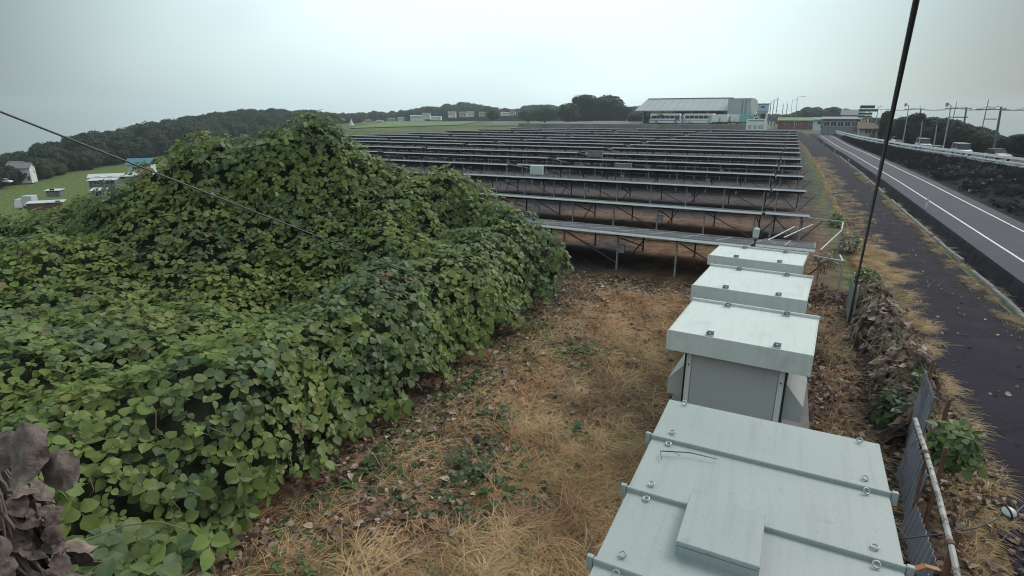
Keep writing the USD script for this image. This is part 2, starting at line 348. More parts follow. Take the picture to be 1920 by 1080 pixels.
for a in [(345, 252, 18), (400, 246, 17.6), (450, 256, 17.5), (500, 244, 17.5), (535, 226, 17.5), (570, 207, 17.6), (605, 205, 17.6), (632, 220, 17.5), (655, 262, 17.3),
          (420, 330, 16.6), (500, 330, 16.4), (590, 300, 16.4), (660, 330, 16), (400, 400, 15.5), (480, 420, 15), (560, 430, 14.7), (640, 420, 14.5),
          (350, 440, 14.8), (430, 500, 13.7), (500, 520, 13.1), (300, 340, 17.2), (260, 420, 16.3), (330, 520, 13.3), (560, 540, 12.3), (600, 520, 12.2), (640, 490, 12.6)]: K(*a, 1)
for a in [(740, 312, 17.6), (790, 318, 17.8), (840, 312, 17.8), (880, 332, 17.6), (910, 360, 17.3), (960, 382, 17.0), (1010, 400, 16.6), (1045, 450, 15.9), (700, 380, 15.7), (740, 430, 14.3), (800, 380, 15.8),
          (850, 400, 15.2), (760, 470, 13.2), (900, 420, 14.9), (700, 330, 16.8)]: K(*a, 2)
for a in [(60, 470, 16), (200, 480, 15.3), (100, 540, 13), (250, 560, 12.3), (380, 590, 11.6), (460, 600, 10.9), (20, 600, 11.5), (150, 640, 10), (300, 620, 10.3), (400, 640, 9.6), (20, 680, 9.3), (500, 610, 10.3),
          (-100, 560, 13), (-150, 680, 10)]: K(*a, 3)
for a in [(0, 402, 26), (60, 396, 25.5), (110, 385, 25), (160, 358, 23.5), (210, 345, 22), (250, 318, 20.5), (300, 290, 19), (0, 440, 23), (100, 432, 21), (200, 410, 19.3), (-120, 430, 24)]: K(*a, 4)
for px, D, z in [(0, 29, -3), (100, 28.5, -2.5), (200, 27, -2), (300, 24, -1), (400, 21, 0), (500, 20.5, 0), (600, 20.5, .3), (700, 21, .2), (800, 21.5, .2), (900, 20.3, .2), (-150, 34, -3.5)]:
    p = at_d(px, 300, D); Wp(p[0], p[1], z, 4 if px < 320 else 2 if px > 650 else 1)
ctl = np.array(ctl)
KF = RBFInterpolator(ctl[:, :2], ctl[:, 2], kernel='thin_plate_spline', smoothing=0.03, neighbors=60)
CT = cKDTree(ctl[:, :2])
XB_Y, XB_X = [-3, 3, 13, 14.3, 15.2, 17, 20, 24, 34], [-5.0, -5.3, -5.2, -5.1, -5.6, -7.2, -11, -16, -26]
kx, ky = np.arange(-37, -4.6, 0.2), np.arange(-2, 31, 0.2)
KX, KY = np.meshgrid(kx, ky); P2 = np.column_stack([KX.ravel(), KY.ravel()])
hz = KF(P2)
lum = meshkit.fbm(np.column_stack([P2 * 0.9, 0 * P2[:, 0]]), 3, 11) - 0.5
lum2 = meshkit.fbm(np.column_stack([P2 * 2.6, 0 * P2[:, 0] + 4]), 2, 12) - 0.5
gnd = gz(P2[:, 0], P2[:, 1])
cs = np.random.default_rng(91); CX, CY = np.meshgrid(np.arange(-38, -4, 1.25), np.arange(-3, 32, 1.25))
CP = np.column_stack([CX.ravel(), CY.ravel()]) + cs.uniform(-.55, .55, (CX.size, 2)); CH = cs.uniform(.45, 1.0, CX.size)
Pw = P2 + 0.25 * np.column_stack([meshkit.noise(np.column_stack([P2 * 1.6, 0 * P2[:, 0] + 1]), 3), meshkit.noise(np.column_stack([P2 * 1.6, 0 * P2[:, 0] + 9]), 4)])
cd, ci_ = cKDTree(CP).query(Pw, k=1); cush = CH[ci_] * np.sqrt(np.maximum(1 - (cd / 1.0) ** 2, 0)) - 0.62
hz = hz + (0.22 * lum + 0.30 * lum2 + 0.48 * cush - 0.08) * sstep(0.1, 0.9, hz - gnd) - 0.16 * sstep(1.2, 2.5, hz - gnd)
WANT = np.array([(60, 398), (100, 386), (150, 370), (200, 347), (250, 322), (300, 293), (335, 276), (345, 252), (400, 248), (450, 256), (500, 245), (535, 228), (570, 209), (605, 206), (640, 222), (655, 260), (700, 290), (740, 309), (790, 314), (840, 310), (880, 331), (910, 355), (960, 381), (1010, 402), (1040, 440), (1062, 482)], float)
for it in range(5):                                  # settle the blanket's skyline on the surveyed one
    v_ = np.column_stack([P2, hz]) - EYE; cw = v_ @ FWD; pxv = 960 + FPX * (v_ @ RIGHT) / np.maximum(cw, .1); pyv = 540 - FPX * (v_ @ UP) / np.maximum(cw, .1)
    m_ = (cw > 5) & (hz > gnd + .3) & (np.hypot(P2[:, 0], P2[:, 1]) > 11) & (P2[:, 0] < np.interp(P2[:, 1], XB_Y, XB_X))
    bins = np.arange(54, 1074, 14); have = np.full(len(bins), np.nan); top = np.full(len(bins), np.nan); ib = np.clip(((pxv - bins[0] + 7) // 14).astype(int), -1, len(bins))
    for b_ in range(len(bins)):
        q_ = m_ & (ib == b_)
        if q_.any(): have[b_] = pyv[q_].min(); top[b_] = (hz - gnd)[q_].max()
    g_ = ~np.isnan(have); err = np.interp(bins, WANT[:, 0], WANT[:, 1]) + 8 - have
    e_ = np.interp(pxv, bins[g_], err[g_]); t_ = np.interp(pxv, bins[g_], top[g_])
    hz = hz - 0.85 * np.clip(e_ * cw / FPX, -.8, .8) * sstep(.5, .95, (hz - gnd) / t_) * m_
hz = hz.reshape(KX.shape); hz[1:-1, 1:-1] = .5 * hz[1:-1, 1:-1] + .125 * (hz[:-2, 1:-1] + hz[2:, 1:-1] + hz[1:-1, :-2] + hz[1:-1, 2:]); hz = hz.ravel()
inside = P2[:, 0] < np.interp(P2[:, 1], XB_Y, XB_X) + 0.5 * lum
okv = inside & (hz > gnd + 0.04)
nx = len(kx); ii, jj = np.meshgrid(np.arange(len(ky) - 1), np.arange(nx - 1), indexing='ij'); a = (ii * nx + jj).ravel()
kf = np.vstack([np.stack([a, a + 1, a + nx + 1], 1), np.stack([a, a + nx + 1, a + nx], 1)])
kf = kf[okv[kf].all(1)]
kv = np.column_stack([P2, hz])
kcls = ctl[CT.query(kv[kf].mean(1)[:, :2] + 0.6 * (rng.random((len(kf), 2)) - 0.5))[1], 3].astype(int)

def leaflet(L, W, fold, side=0.0, seed=0):
    """one ovate leaflet: points along the midrib (+y), folded a little and with a drooping tip."""
    r = np.random.default_rng(seed); v, f = [], []
    prof = [(0, 0.02), (0.18, 0.72), (0.42, 1.0), (0.7, 0.78), (1.0, 0.0)]
    for t, w in prof:
        z = -0.22 * L * t * t
        v += [(-W * w * (1 + side), L * t, z + fold * W * w), (0, L * t, z), (W * w * (1 - side), L * t, z + fold * W * w)]
    for k in range(len(prof) - 1):
        b = 3 * k
        for s in (0, 1):
            f += [(b + s, b + s + 1, b + s + 4), (b + s, b + s + 4, b + s + 3)]
    m = trimesh.Trimesh(np.array(v), np.array(f), process=False); return m
def kudzu_leaf(seed):
    r = np.random.default_rng(seed); ms = []
    for k, (ang, L, off) in enumerate([(0, 0.15, 0.05), (78, 0.125, 0.0), (-78, 0.125, 0.0)]):
        m = leaflet(L * r.uniform(.9, 1.1), 0.062 * r.uniform(.9, 1.12), r.uniform(0.05, 0.45), 0.25 * np.sign(ang), seed + k)
        m.apply_transform(trimesh.transformations.euler_matrix(r.normal(0, .3), r.normal(0, .3), math.radians(ang + r.normal(0, 9))))
        m.apply_translation([0, off, 0]); ms.append(m)
    ms.append(trimesh.Trimesh([(-.003, -.14, -.05), (.003, -.14, -.05), (.003, .05, 0), (-.003, .05, 0)], [(0, 1, 2), (0, 2, 3)], process=False))
    return trimesh.util.concatenate(ms)
LEAFSHAPES = [kudzu_leaf(s) for s in (1, 22, 43, 64)]
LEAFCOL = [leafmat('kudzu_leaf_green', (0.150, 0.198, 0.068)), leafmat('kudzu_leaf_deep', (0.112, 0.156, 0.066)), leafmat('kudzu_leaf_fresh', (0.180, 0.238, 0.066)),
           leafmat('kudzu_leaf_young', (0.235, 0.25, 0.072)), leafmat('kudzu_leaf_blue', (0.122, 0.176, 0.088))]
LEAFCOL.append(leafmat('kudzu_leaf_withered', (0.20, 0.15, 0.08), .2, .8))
PROTO = [(s, m, False) for s in LEAFSHAPES for m in LEAFCOL]
def quat_frames(n, tip):
    n = n / np.linalg.norm(n, axis=1, keepdims=True)
    y = tip - n * (tip * n).sum(1, keepdims=True); y /= np.linalg.norm(y, axis=1, keepdims=True) + 1e-9
    x = np.cross(y, n); R = np.stack([x, y, n], 2); return R, Rotation.from_matrix(R).as_quat()
def vine_leaves(verts, faces, density, big=1.0):
    tri = verts[faces]; e1, e2 = tri[:, 1] - tri[:, 0], tri[:, 2] - tri[:, 0]
    nn = np.cross(e1, e2); ar = np.linalg.norm(nn, axis=1) / 2; nn /= 2 * ar[:, None] + 1e-12
    c = tri.mean(1); D = np.linalg.norm(c - EYE, axis=1); face = (nn * (EYE - c)).sum(1) / D
    den = density * np.interp(D, [8, 12, 18], [1.85, 1.65, 1.35]) * np.where(face > -0.12, 1.0, 0.35)
    cnt = rng.poisson(ar * den); k = np.repeat(np.arange(len(faces)), cnt); n = len(k)
    u, v = rng.random(n), rng.random(n); s = u + v > 1; u[s], v[s] = 1 - u[s], 1 - v[s]
    steep = 1 - np.abs(nn[k, 2])
    out = rng.uniform(-0.06, 0.16, n) + 0.10 * rng.random(n) ** 3
    pos = tri[k, 0] + e1[k] * u[:, None] + e2[k] * v[:, None] + nn[k] * out[:, None]
    nr = nn[k] * (0.45 + 0.6 * steep[:, None]) + np.array([0, 0, 0.62]) * (1.15 - steep[:, None]) + rng.normal(0, 0.2, (n, 3))
    tip = nn[k] * 0.6 + np.array([0, 0, -0.8]) * (0.3 + 1.4 * steep[:, None]) + rng.normal(0, 0.45, (n, 3))
    R, q = quat_frames(nr, tip)
    sc = (0.55 + 1.0 * rng.random(n) ** 1.3) * big * np.interp(D[k], [5, 12], [0.82, 0.88])
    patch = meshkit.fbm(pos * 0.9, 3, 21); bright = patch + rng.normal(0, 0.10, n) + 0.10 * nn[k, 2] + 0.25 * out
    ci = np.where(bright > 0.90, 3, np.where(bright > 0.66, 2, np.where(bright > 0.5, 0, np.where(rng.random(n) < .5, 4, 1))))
    ci = np.where(rng.random(n) < .012, 5, ci); pi = rng.integers(0, len(LEAFSHAPES), n) * len(LEAFCOL) + ci
    return pos, R, q, sc, pi, face[k]
inner_core = mat('light_block_look', (0.022, 0.030, 0.014), 0.95, 0.5, 9.0, 0.8, 30)
stemm = mat('vine_stem', (0.17, 0.155, 0.085), 0.8, 0.3, 6.0)
KN = [('near kudzu hedge with big leaves, running beside the brown clearing', 44, 300), ('tallest kudzu mound with a peaked top rising above the tree line', 46, 240),
      ('rounded kudzu mound in front of the left ends of the solar racks', 46, 240), ('low rolling kudzu carpet between the near hedge and the tall mound', 44, 240),
      ('far low kudzu bank at the left edge, beside the green field', 52, 120)]
for c, (lab, den, nparts) in enumerate(KN):
    fs = kf[kcls == c]
    used, inv = np.unique(fs, return_inverse=True)
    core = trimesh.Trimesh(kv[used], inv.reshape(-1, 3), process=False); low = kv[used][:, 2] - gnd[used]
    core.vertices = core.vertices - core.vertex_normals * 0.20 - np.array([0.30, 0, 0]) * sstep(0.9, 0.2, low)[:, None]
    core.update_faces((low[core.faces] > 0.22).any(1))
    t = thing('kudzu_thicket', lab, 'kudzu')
    obj('light_block_core', core, inner_core, t, smooth=True)  # dark sheet under the leaves, added to block light through the gaps
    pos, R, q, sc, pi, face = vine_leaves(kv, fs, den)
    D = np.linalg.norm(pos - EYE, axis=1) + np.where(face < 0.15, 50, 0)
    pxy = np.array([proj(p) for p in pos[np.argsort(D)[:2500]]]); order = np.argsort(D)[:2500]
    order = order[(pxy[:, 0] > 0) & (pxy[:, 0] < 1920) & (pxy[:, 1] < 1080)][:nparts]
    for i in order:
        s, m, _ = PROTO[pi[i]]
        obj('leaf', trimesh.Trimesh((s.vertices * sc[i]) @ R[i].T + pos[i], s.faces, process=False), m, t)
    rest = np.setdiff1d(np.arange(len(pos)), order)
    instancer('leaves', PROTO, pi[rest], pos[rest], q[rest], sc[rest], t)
    # a few climbing stems and runners
    ms = []
    for k in range(70):
        p = pos[rng.integers(len(pos))] + np.array([0, 0, -0.02]); dirn = rng.normal(0, 1, 3); dirn[2] = abs(dirn[2]) * 0.3; pts = [p]
        for s in range(5):
            dirn += rng.normal(0, 0.5, 3); dirn /= np.linalg.norm(dirn); pts.append(pts[-1] + dirn * 0.17 + np.array([0, 0, 0.05 - 0.03 * s]))
        ms.append(tube(pts, [0.006, 0.006, 0.005, 0.004, 0.003, 0.002], 4))
    obj('stems', ms, stemm, t, kind='stuff')

# ------------------------------------------------------------------ white steel switchgear cabinets
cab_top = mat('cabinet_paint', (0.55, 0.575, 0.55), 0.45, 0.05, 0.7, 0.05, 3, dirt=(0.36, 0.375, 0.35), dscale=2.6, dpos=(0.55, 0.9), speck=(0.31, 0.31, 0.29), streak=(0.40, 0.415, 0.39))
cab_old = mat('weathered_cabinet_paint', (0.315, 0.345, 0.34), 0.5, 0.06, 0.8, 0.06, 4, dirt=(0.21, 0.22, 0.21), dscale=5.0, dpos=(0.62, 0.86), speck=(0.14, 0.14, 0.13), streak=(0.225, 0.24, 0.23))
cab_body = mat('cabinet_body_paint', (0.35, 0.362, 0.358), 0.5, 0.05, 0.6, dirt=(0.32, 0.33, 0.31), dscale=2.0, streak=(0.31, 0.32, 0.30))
seal = mat('black_rubber_seal', (0.012, 0.012, 0.014), 0.7)
galv = mat('galvanised_steel', (0.36, 0.38, 0.38), 0.45, 0.2, 6.0, metal=0.6)
alu = mat('aluminium_frame', (0.80, 0.80, 0.82), 0.5, 0.05, 4.0)
rust = mat('rusty_steel', (0.13, 0.065, 0.045), 0.85, 0.4, 8.0, 0.4, 60)
dark_steel = mat('dark_rack_steel', (0.105, 0.098, 0.098), 0.6, 0.3, 3.0, metal=0.3, dirt=(0.12, 0.07, 0.05), dscale=4)
pad = obj('concrete_pad', [box(-1.12, 1.22, 1.2, 6.0, -0.2, 0.16, 0.02), box(-1.35, 0.86, 6.03, 14.3, -0.2, 0.15, 0.02)], conc, kind='structure')

def eye_ring(p, rz=0, tilt=60, r=0.021):
    t = trimesh.creation.torus(r, 0.006, 20, 8)
    t.apply_transform(trimesh.transformations.euler_matrix(math.radians(tilt), 0, math.radians(rz)))
    t.apply_translation(np.array(p) + [0, 0, 0.012 + r * math.sin(math.radians(tilt))]); return t

def cabinet(label, loc, rz, w, d, h, fasc, hood=True):
    t = thing('switchgear_cabinet', label, 'cabinet', loc, rz, 'row of smaller white cabinets')
    hw, bw = w / 2, w / 2 - 0.26
    y0, y1 = -d / 2, d / 2; b0, b1 = y0 + 0.10, y1 - 0.08
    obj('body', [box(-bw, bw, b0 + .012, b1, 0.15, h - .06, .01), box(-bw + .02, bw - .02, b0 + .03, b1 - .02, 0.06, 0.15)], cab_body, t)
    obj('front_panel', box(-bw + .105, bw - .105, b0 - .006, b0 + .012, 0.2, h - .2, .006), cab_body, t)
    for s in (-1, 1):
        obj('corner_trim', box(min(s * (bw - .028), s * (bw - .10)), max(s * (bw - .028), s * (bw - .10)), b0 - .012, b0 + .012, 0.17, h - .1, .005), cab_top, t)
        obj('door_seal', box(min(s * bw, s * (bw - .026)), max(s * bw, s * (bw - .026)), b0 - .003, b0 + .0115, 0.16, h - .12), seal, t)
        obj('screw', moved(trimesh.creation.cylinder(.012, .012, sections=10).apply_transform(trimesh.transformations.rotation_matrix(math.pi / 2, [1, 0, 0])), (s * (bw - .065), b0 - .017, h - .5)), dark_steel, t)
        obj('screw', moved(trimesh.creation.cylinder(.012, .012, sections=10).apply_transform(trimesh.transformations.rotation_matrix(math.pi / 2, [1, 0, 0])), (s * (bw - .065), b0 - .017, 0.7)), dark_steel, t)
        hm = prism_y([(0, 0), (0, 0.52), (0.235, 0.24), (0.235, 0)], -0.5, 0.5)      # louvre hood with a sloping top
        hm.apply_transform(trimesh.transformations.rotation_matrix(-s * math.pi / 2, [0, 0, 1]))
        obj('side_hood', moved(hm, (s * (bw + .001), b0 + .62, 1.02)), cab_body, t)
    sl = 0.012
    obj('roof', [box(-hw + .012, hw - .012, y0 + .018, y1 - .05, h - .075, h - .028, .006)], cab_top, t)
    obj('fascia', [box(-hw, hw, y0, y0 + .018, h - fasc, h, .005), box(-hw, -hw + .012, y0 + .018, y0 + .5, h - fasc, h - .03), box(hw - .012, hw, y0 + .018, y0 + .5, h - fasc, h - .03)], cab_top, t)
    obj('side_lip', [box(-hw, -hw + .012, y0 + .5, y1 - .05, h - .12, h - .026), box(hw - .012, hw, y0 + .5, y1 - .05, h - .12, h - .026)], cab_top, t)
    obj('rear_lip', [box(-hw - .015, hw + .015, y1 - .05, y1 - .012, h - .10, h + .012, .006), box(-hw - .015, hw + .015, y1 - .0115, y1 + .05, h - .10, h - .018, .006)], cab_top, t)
    for s in (-1, 1):
        for yy in (y0 + .13, y1 - .12):
            x = s * hw * .46 + .06
            obj('lifting_bracket', [box(x - .048, x + .048, yy - .045, yy + .045, h - .0275, h - .016, .003), box(x - .048, x - .034, yy - .045, yy + .045, h - .0155, h + .035), box(x - .033, x + .048, yy + .033, yy + .045, h - .0155, h + .03),
                                    moved(trimesh.creation.cylinder(.016, .03, sections=12), (x, yy, h - .002))], galv, t)
    return t
cabinet('white roofed cabinet right behind the wide near cabinet, its grey front panel in view', (-0.26, 8.43, 0), -4.0, 1.85, 1.66, 2.1, 0.30)
cabinet('white roofed cabinet in the middle of the row of three, front mostly hidden', (-0.29, 10.86, 0), -4.5, 1.85, 1.68, 2.1, 0.30)
cabinet('farthest white roofed cabinet, standing right in front of the first solar rack', (-0.33, 13.12, 0), -5.5, 1.85, 1.28, 2.1, 0.22)

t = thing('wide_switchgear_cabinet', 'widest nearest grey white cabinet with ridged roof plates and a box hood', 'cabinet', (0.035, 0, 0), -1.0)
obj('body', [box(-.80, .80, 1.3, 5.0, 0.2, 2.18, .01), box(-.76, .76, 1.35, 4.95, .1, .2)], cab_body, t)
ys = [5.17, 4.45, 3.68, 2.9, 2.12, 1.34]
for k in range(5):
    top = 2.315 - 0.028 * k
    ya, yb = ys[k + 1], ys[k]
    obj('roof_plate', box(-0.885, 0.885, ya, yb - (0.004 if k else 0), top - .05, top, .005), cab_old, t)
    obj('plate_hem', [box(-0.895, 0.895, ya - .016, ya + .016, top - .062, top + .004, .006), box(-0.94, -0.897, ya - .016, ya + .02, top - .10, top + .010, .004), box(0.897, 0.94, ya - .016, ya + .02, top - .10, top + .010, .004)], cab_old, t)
    for s in (-1, 1):
        obj('lifting_eye', eye_ring((s * .73 + .0, ya + .09, top), rz=rng.uniform(-40, 40), tilt=rng.uniform(5, 35)), galv, t)
        obj('lifting_eye', eye_ring((s * .73 + .0, yb - .06, top), rz=rng.uniform(-40, 40), tilt=rng.uniform(5, 45)), galv, t)
hood = obj('box_hood', [box(-.435, .07, 3.17, 3.72, 2.325, 2.36, .006), box(-.435, .07, 3.17, 3.19, 2.225, 2.3245), box(-.435, -.415, 3.191, 3.70, 2.24, 2.3245), box(.05, .07, 3.191, 3.70, 2.24, 2.3245)], cab_old, t)
obj('hood_opening', box(-.41, .045, 3.20, 3.22, 2.245, 2.285), seal, t)
tw = on_z(1238, 848, 2.31); tw2 = on_z(1345, 862, 2.31)
single('twig', [tube([tw + [0.03, -.1, .0], tw + [0, 0, .012], (tw + tw2) / 2 + [0, .03, .015], tw2 + [0, 0, .006]], [.004, .005, .005, .003], 6), tube([tw + [.0, 0, .012], tw + [.1, .03, .02], tw + [.16, 0, .012]], [.004, .003, .002], 6)],
       mat('grey_twig', (0.13, 0.12, 0.10), .8), 'thin forked twig lying across a seam of the wide cabinet roof', 'twig')

# ------------------------------------------------------------------ solar racks
pv_glass = usdkit.material(stage, '/World/Looks/panel_glass', {
    'p': ('principled_bsdf', {'base_color': (0.012, 0.013, 0.022), 'roughness': 0.22, 'specular_ior_level': 0.5, 'coat_weight': 0.2})}, [], surface='p.BSDF')
panel_frame = mat('panel_frame', (0.26, 0.26, 0.275), 0.5, 0.06, 4.0)
pv_back = mat('panel_backsheet', (0.22, 0.22, 0.24), 0.8, 0.1)
TILT = math.radians(9.0); HI = 1.42
def tilted(m):
    m = m.copy(); m.apply_transform(trimesh.transformations.rotation_matrix(-TILT, [1, 0, 0])); m.apply_translation([0, 0, HI]); return m
def zdeck(y): return HI - math.tan(TILT) * y
def rack_class(name, L, n, full, depth=4.0):
    c = kindclass(name); w = L / n
    def o(nm, m, mt, parent=None, **k): return obj(nm, m, mt, parent or c, **k)
    rows = 2 if full else 1; pd = depth / rows
    for r in range(rows):
        for k in range(n):
            x0, x1, ya, yb = k * w + .008, (k + 1) * w - .008, r * pd + .006, (r + 1) * pd - .006
            p = o('panel', tilted(box(x0 + .02, x1 - .02, ya + .02, yb - .02, -.008, .0)), pv_glass)
            fr = [box(x0, x1, ya, ya + .02, -.045, .006, .004), box(x0, x1, yb - .02, yb, -.045, .006, .004), box(x0, x0 + .02, ya + .0205, yb - .0205, -.045, .006), box(x1 - .02, x1, ya + .0205, yb - .0205, -.045, .006)]
            obj('frame', [tilted(f) for f in fr], panel_frame, p)
            if full and (k * 7 + r) % 3 == 0:
                obj('back_sheet', tilted(box(x0 + .021, x1 - .021, ya + .021, yb - .021, -.020, -.010)), pv_back, p)
    o('front_rail', tilted(box(0, L, -.016, .04, -.13, -.047, .012)), alu)
    for yy in (.55, 1.5, 2.5, 3.5): o('purlin', tilted(box(0, L, yy, yy + .05, -.11, -.046)), dark_steel)
    step = 2.05; m = max(int(round((L - .5) / step)), 1)
    for k in range(m + 1):
        x = .25 + (L - .5) * k / m
        o('rafter', tilted(box(x - .025, x + .025, .1, depth - .1, -.19, -.111)), dark_steel)
        for yy in (.35, depth - .5):
            o('post', box(x - .028, x + .028, yy - .028, yy + .028, -.3, zdeck(yy) - .195), galv if yy < 1 else dark_steel)
        if full and k < m and k % 2 == 0:
            o('brace', bar((x + .05, .42, zdeck(.4) - .22), (x + (L - .5) / m - .05, .42, .25), .035), dark_steel)
        if full and k % 2 == 1:
            o('brace', bar((x + .05, .40, zdeck(.4) - .25), (x + .05, depth - .7, .25), .035), dark_steel)
            o('brace', bar((x + .05, 1.35, .15), (x + .75, .9, zdeck(.4) - .30), .03), dark_steel)
    if full:
        for k in range(m):
            xa, xb = .25 + (L - .5) * k / m, .25 + (L - .5) * (k + 1) / m; u = np.linspace(0, 1, 7)[:, None]
            A_, B_ = np.array([xa, .30, zdeck(.3) - .16]), np.array([xb, .30, zdeck(.3) - .16]); o('cable', tube(A_ * (1 - u) + B_ * u - np.array([0, 0, 1]) * (rng.uniform(.08, .28) * u * (1 - u)), .012, 4), dark_steel)
        for k in range(1, m, 3): o('joint_box', box(.25 + (L - .5) * k / m + .04, .25 + (L - .5) * k / m + .24, .30, .42, .62, .90, .01), galv)
    for k in range(n + 1): o('clamp', tilted(box(max(k * w - .02, 0), min(k * w + .02, L), -.016, .03, -.05, .012, .003)), galv)
    return c
COLS = [(-0.55, 1.0, 2), (-18.6, -.65, 18), (-37.6, -19.45, 18), (-56.4, -38.4, 18), (-75.2, -57.2, 18)]
kc = {}
def rk(L, n, full):
    key = (round(L, 2), full)
    if key not in kc: kc[key] = rack_class(f'rack_{["far","near"][full]}_{n}_{int(L*100)}', L, n, full)
    return kc[key]
ROWY = [17.75, 24.1, 31.7, 39.8, 48, 56, 65.5, 74, 83, 92.5, 104, 119, 135, 155]
ORD = ['first', 'second', 'third', 'fourth', 'fifth', 'sixth', 'seventh', 'eighth', 'ninth', 'tenth', 'eleventh', 'twelfth', 'thirteenth', 'last']
COLN = ['short two panel end piece beside the path', 'long section next to the path end', 'section left of the first aisle', 'section left of the second aisle', 'outermost left section']
for r, y in enumerate(ROWY):
    for k, (x0, x1, n) in enumerate(COLS):
        if proj((x1, y, 1.4))[0] < 640 or (r == 0 and k > 1): continue
        if r > 11 and k == 0: x0 = -0.55
        rz = [-3.0, -1.4][r] if r < 2 else 0.0
        yy = y + (0 if r > 1 else (1.0 - x0) * math.tan(math.radians(-rz)) + 0.0) - (0.25 if r == 0 else 0.1 if r == 1 else 0)
        lab = f'{ORD[r]} solar rack row from the cabinets, {COLN[k]}'
        copy_of(rk(x1 - x0, n, r < 5), 'solar_rack', lab, 'solar rack', (x0, yy, float(rng.normal(0, .03))), rz + float(rng.normal(0, .1)), 'solar racks in rows')
wt = thing('bare_rack', 'bare aluminium rack rails without panels beside the path, at the first and second rows', 'rack frame')
for a, b in [((.95, 23.95, 1.27), (2.12, 23.85, 1.22)), ((2.12, 23.86, 1.21), (2.0, 22.6, 1.16)), ((2.0, 22.5, 1.14), (1.2, 18.7, 1.15)), ((.9, 17.62, 1.2), (1.78, 17.55, 1.13)), ((1.72, 17.5, 1.13), (1.70, 18.5, 1.1)), ((.2, 21.0, 1.0), (1.1, 22.9, 1.2)), ((-.6, 19.6, .9), (.5, 22.4, 1.15))]:
    obj('rail', bar(a, b, .042, .042, .005), galv, wt)
for x, y in [(2.1, 23.84), (1.98, 22.5), (1.25, 18.9), (1.72, 17.54), (2.05, 23.2)]:
    obj('post', bar((x, y, -.2), (x, y, 1.16), .05), galv, wt)
for r, (xa, xb) in {2: (1.0, 2.2), 3: (1.0, 2.1), 4: (1.0, 1.9)}.items():
    y = ROWY[r]; t = thing('end_brace', f'slanted aluminium struts at the path end of the {ORD[r]} rack row', 'rack frame', group='rack end struts')
    obj('strut', bar((xa, y + .1, 1.15), (xb, y + 1.6, .9), .04), galv, t); obj('strut', bar((xa, y + 2.0, .8), (xb, y + .6, 1.25), .04), galv, t)
    obj('post', bar((xb, y + .6, -.2), (xb, y + .6, 1.3), .05), galv, t); obj('post', bar((xb - .05, y + 1.6, -.2), (xb - .05, y + 1.6, .92), .05), galv, t)
t = thing('capped_pole', 'slim dark pole with a white cap in the gap of the first rack', 'pole', (-.585, 18.15, 0))
obj('pole', tube([(0, 0, -.2), (0, 0, 1.62)], .035, 10), dark_steel, t); obj('cap', [tube([(0, 0, 1.45), (0, 0, 1.50), (0, 0, 1.74), (0, 0, 1.77)], [.05, .085, .085, .05], 14)], cab_top, t)
roofd = mat('dull_box_paint', (0.17, 0.18, 0.165), .6)
for p, s, lab in [((-15.5, 36.3), (.9, .62), 'pale grey inverter box on legs between the third and fourth rack rows'), ((-17.0, 54.2), (1.5, .6), 'dull grey inverter box in the aisle between the fifth and sixth rows'), ((-11.2, 42.8), (1.3, .45), 'low grey inverter box just behind the fourth rack row')]:
    t = thing('inverter_box', lab, 'inverter', (p[0], p[1], 0))
    obj('case', box(-s[0] / 2, s[0] / 2, -.15, .15, 1.05, 1.05 + s[1], .015), cab_top if s[0] < 1 else roofd, t); obj('door', box(-s[0] / 2 + .05, s[0] / 2 - .05, -.165, -.151, 1.09, 1.01 + s[1], .004), cab_top if s[0] < 1 else roofd, t)
    for sx_ in (-1, 1): obj('leg', box(sx_ * s[0] * .4 - .03, sx_ * s[0] * .4 + .03, -.03, .03, -.2, 1.049), galv, t)

# ------------------------------------------------------------------ the clearing: straw, litter, weeds
def blade_tuft(seed, n=16, L=0.28, flat=0.8):
    r = np.random.default_rng(seed); v, f = [], []
    for k in range(n):
        a, e = r.uniform(0, 2 * math.pi), r.uniform(.05, 1.0) * (1 - flat) * 1.5 + .06
        l, w = L * r.uniform(.5, 1.3), r.uniform(.0022, .005)
        d = np.array([math.cos(a), math.sin(a)]); nrm = np.array([-d[1], d[0]]); o = r.normal(0, .06, 2); bend = r.normal(0, .5)
        b = len(v)
        for t in (0, .35, .7, 1.0):
            c = o + d * l * t + nrm * bend * l * t * t * .5; z = math.sin(e) * l * (t - .8 * t * t) * 1.6 + .008
            ww = w * (1 - .7 * t); v += [(*(c - nrm * ww), z), (*(c + nrm * ww), z + .002)]
        for s in range(3): q = b + 2 * s; f += [(q, q + 1, q + 3), (q, q + 3, q + 2)]
    return trimesh.Trimesh(np.array(v), np.array(f), process=False)
straw = [leafmat('straw_orange', (0.45, 0.255, 0.13), .2, .7), leafmat('straw_tan', (0.50, 0.35, 0.19), .2, .7), leafmat('straw_brown', (0.29, 0.18, 0.115), .2, .7), leafmat('straw_yellow_green', (0.19, 0.17, 0.06), .2, .7)]
dry = [leafmat('dry_leaf_brown', (0.20, 0.13, 0.095), .15, .8), leafmat('dry_leaf_pale', (0.42, 0.33, 0.26), .15, .8), leafmat('dry_leaf_dark', (0.10, 0.068, 0.055), .15, .8), leafmat('dry_leaf_grey', (0.22, 0.175, 0.15), .15, .8)]
weed = [leafmat('weed_green', (0.09, 0.13, 0.06)), leafmat('weed_light', (0.14, 0.18, 0.07))]
def fz(p): return gz(p[:, 0], p[:, 1])
def nz(p, s, k): return meshkit.fbm(np.column_stack([p * s, 0 * p[:, 0] + k]), 3, k)
def scatter(x0, x1, y0, y1, n): return np.column_stack([rng.uniform(x0, x1, n), rng.uniform(y0, y1, n)])
TUF = [blade_tuft(k, 18, .26 + .05 * (k % 2), .85) for k in range(4)] + [blade_tuft(9, 22, .34, .45)]
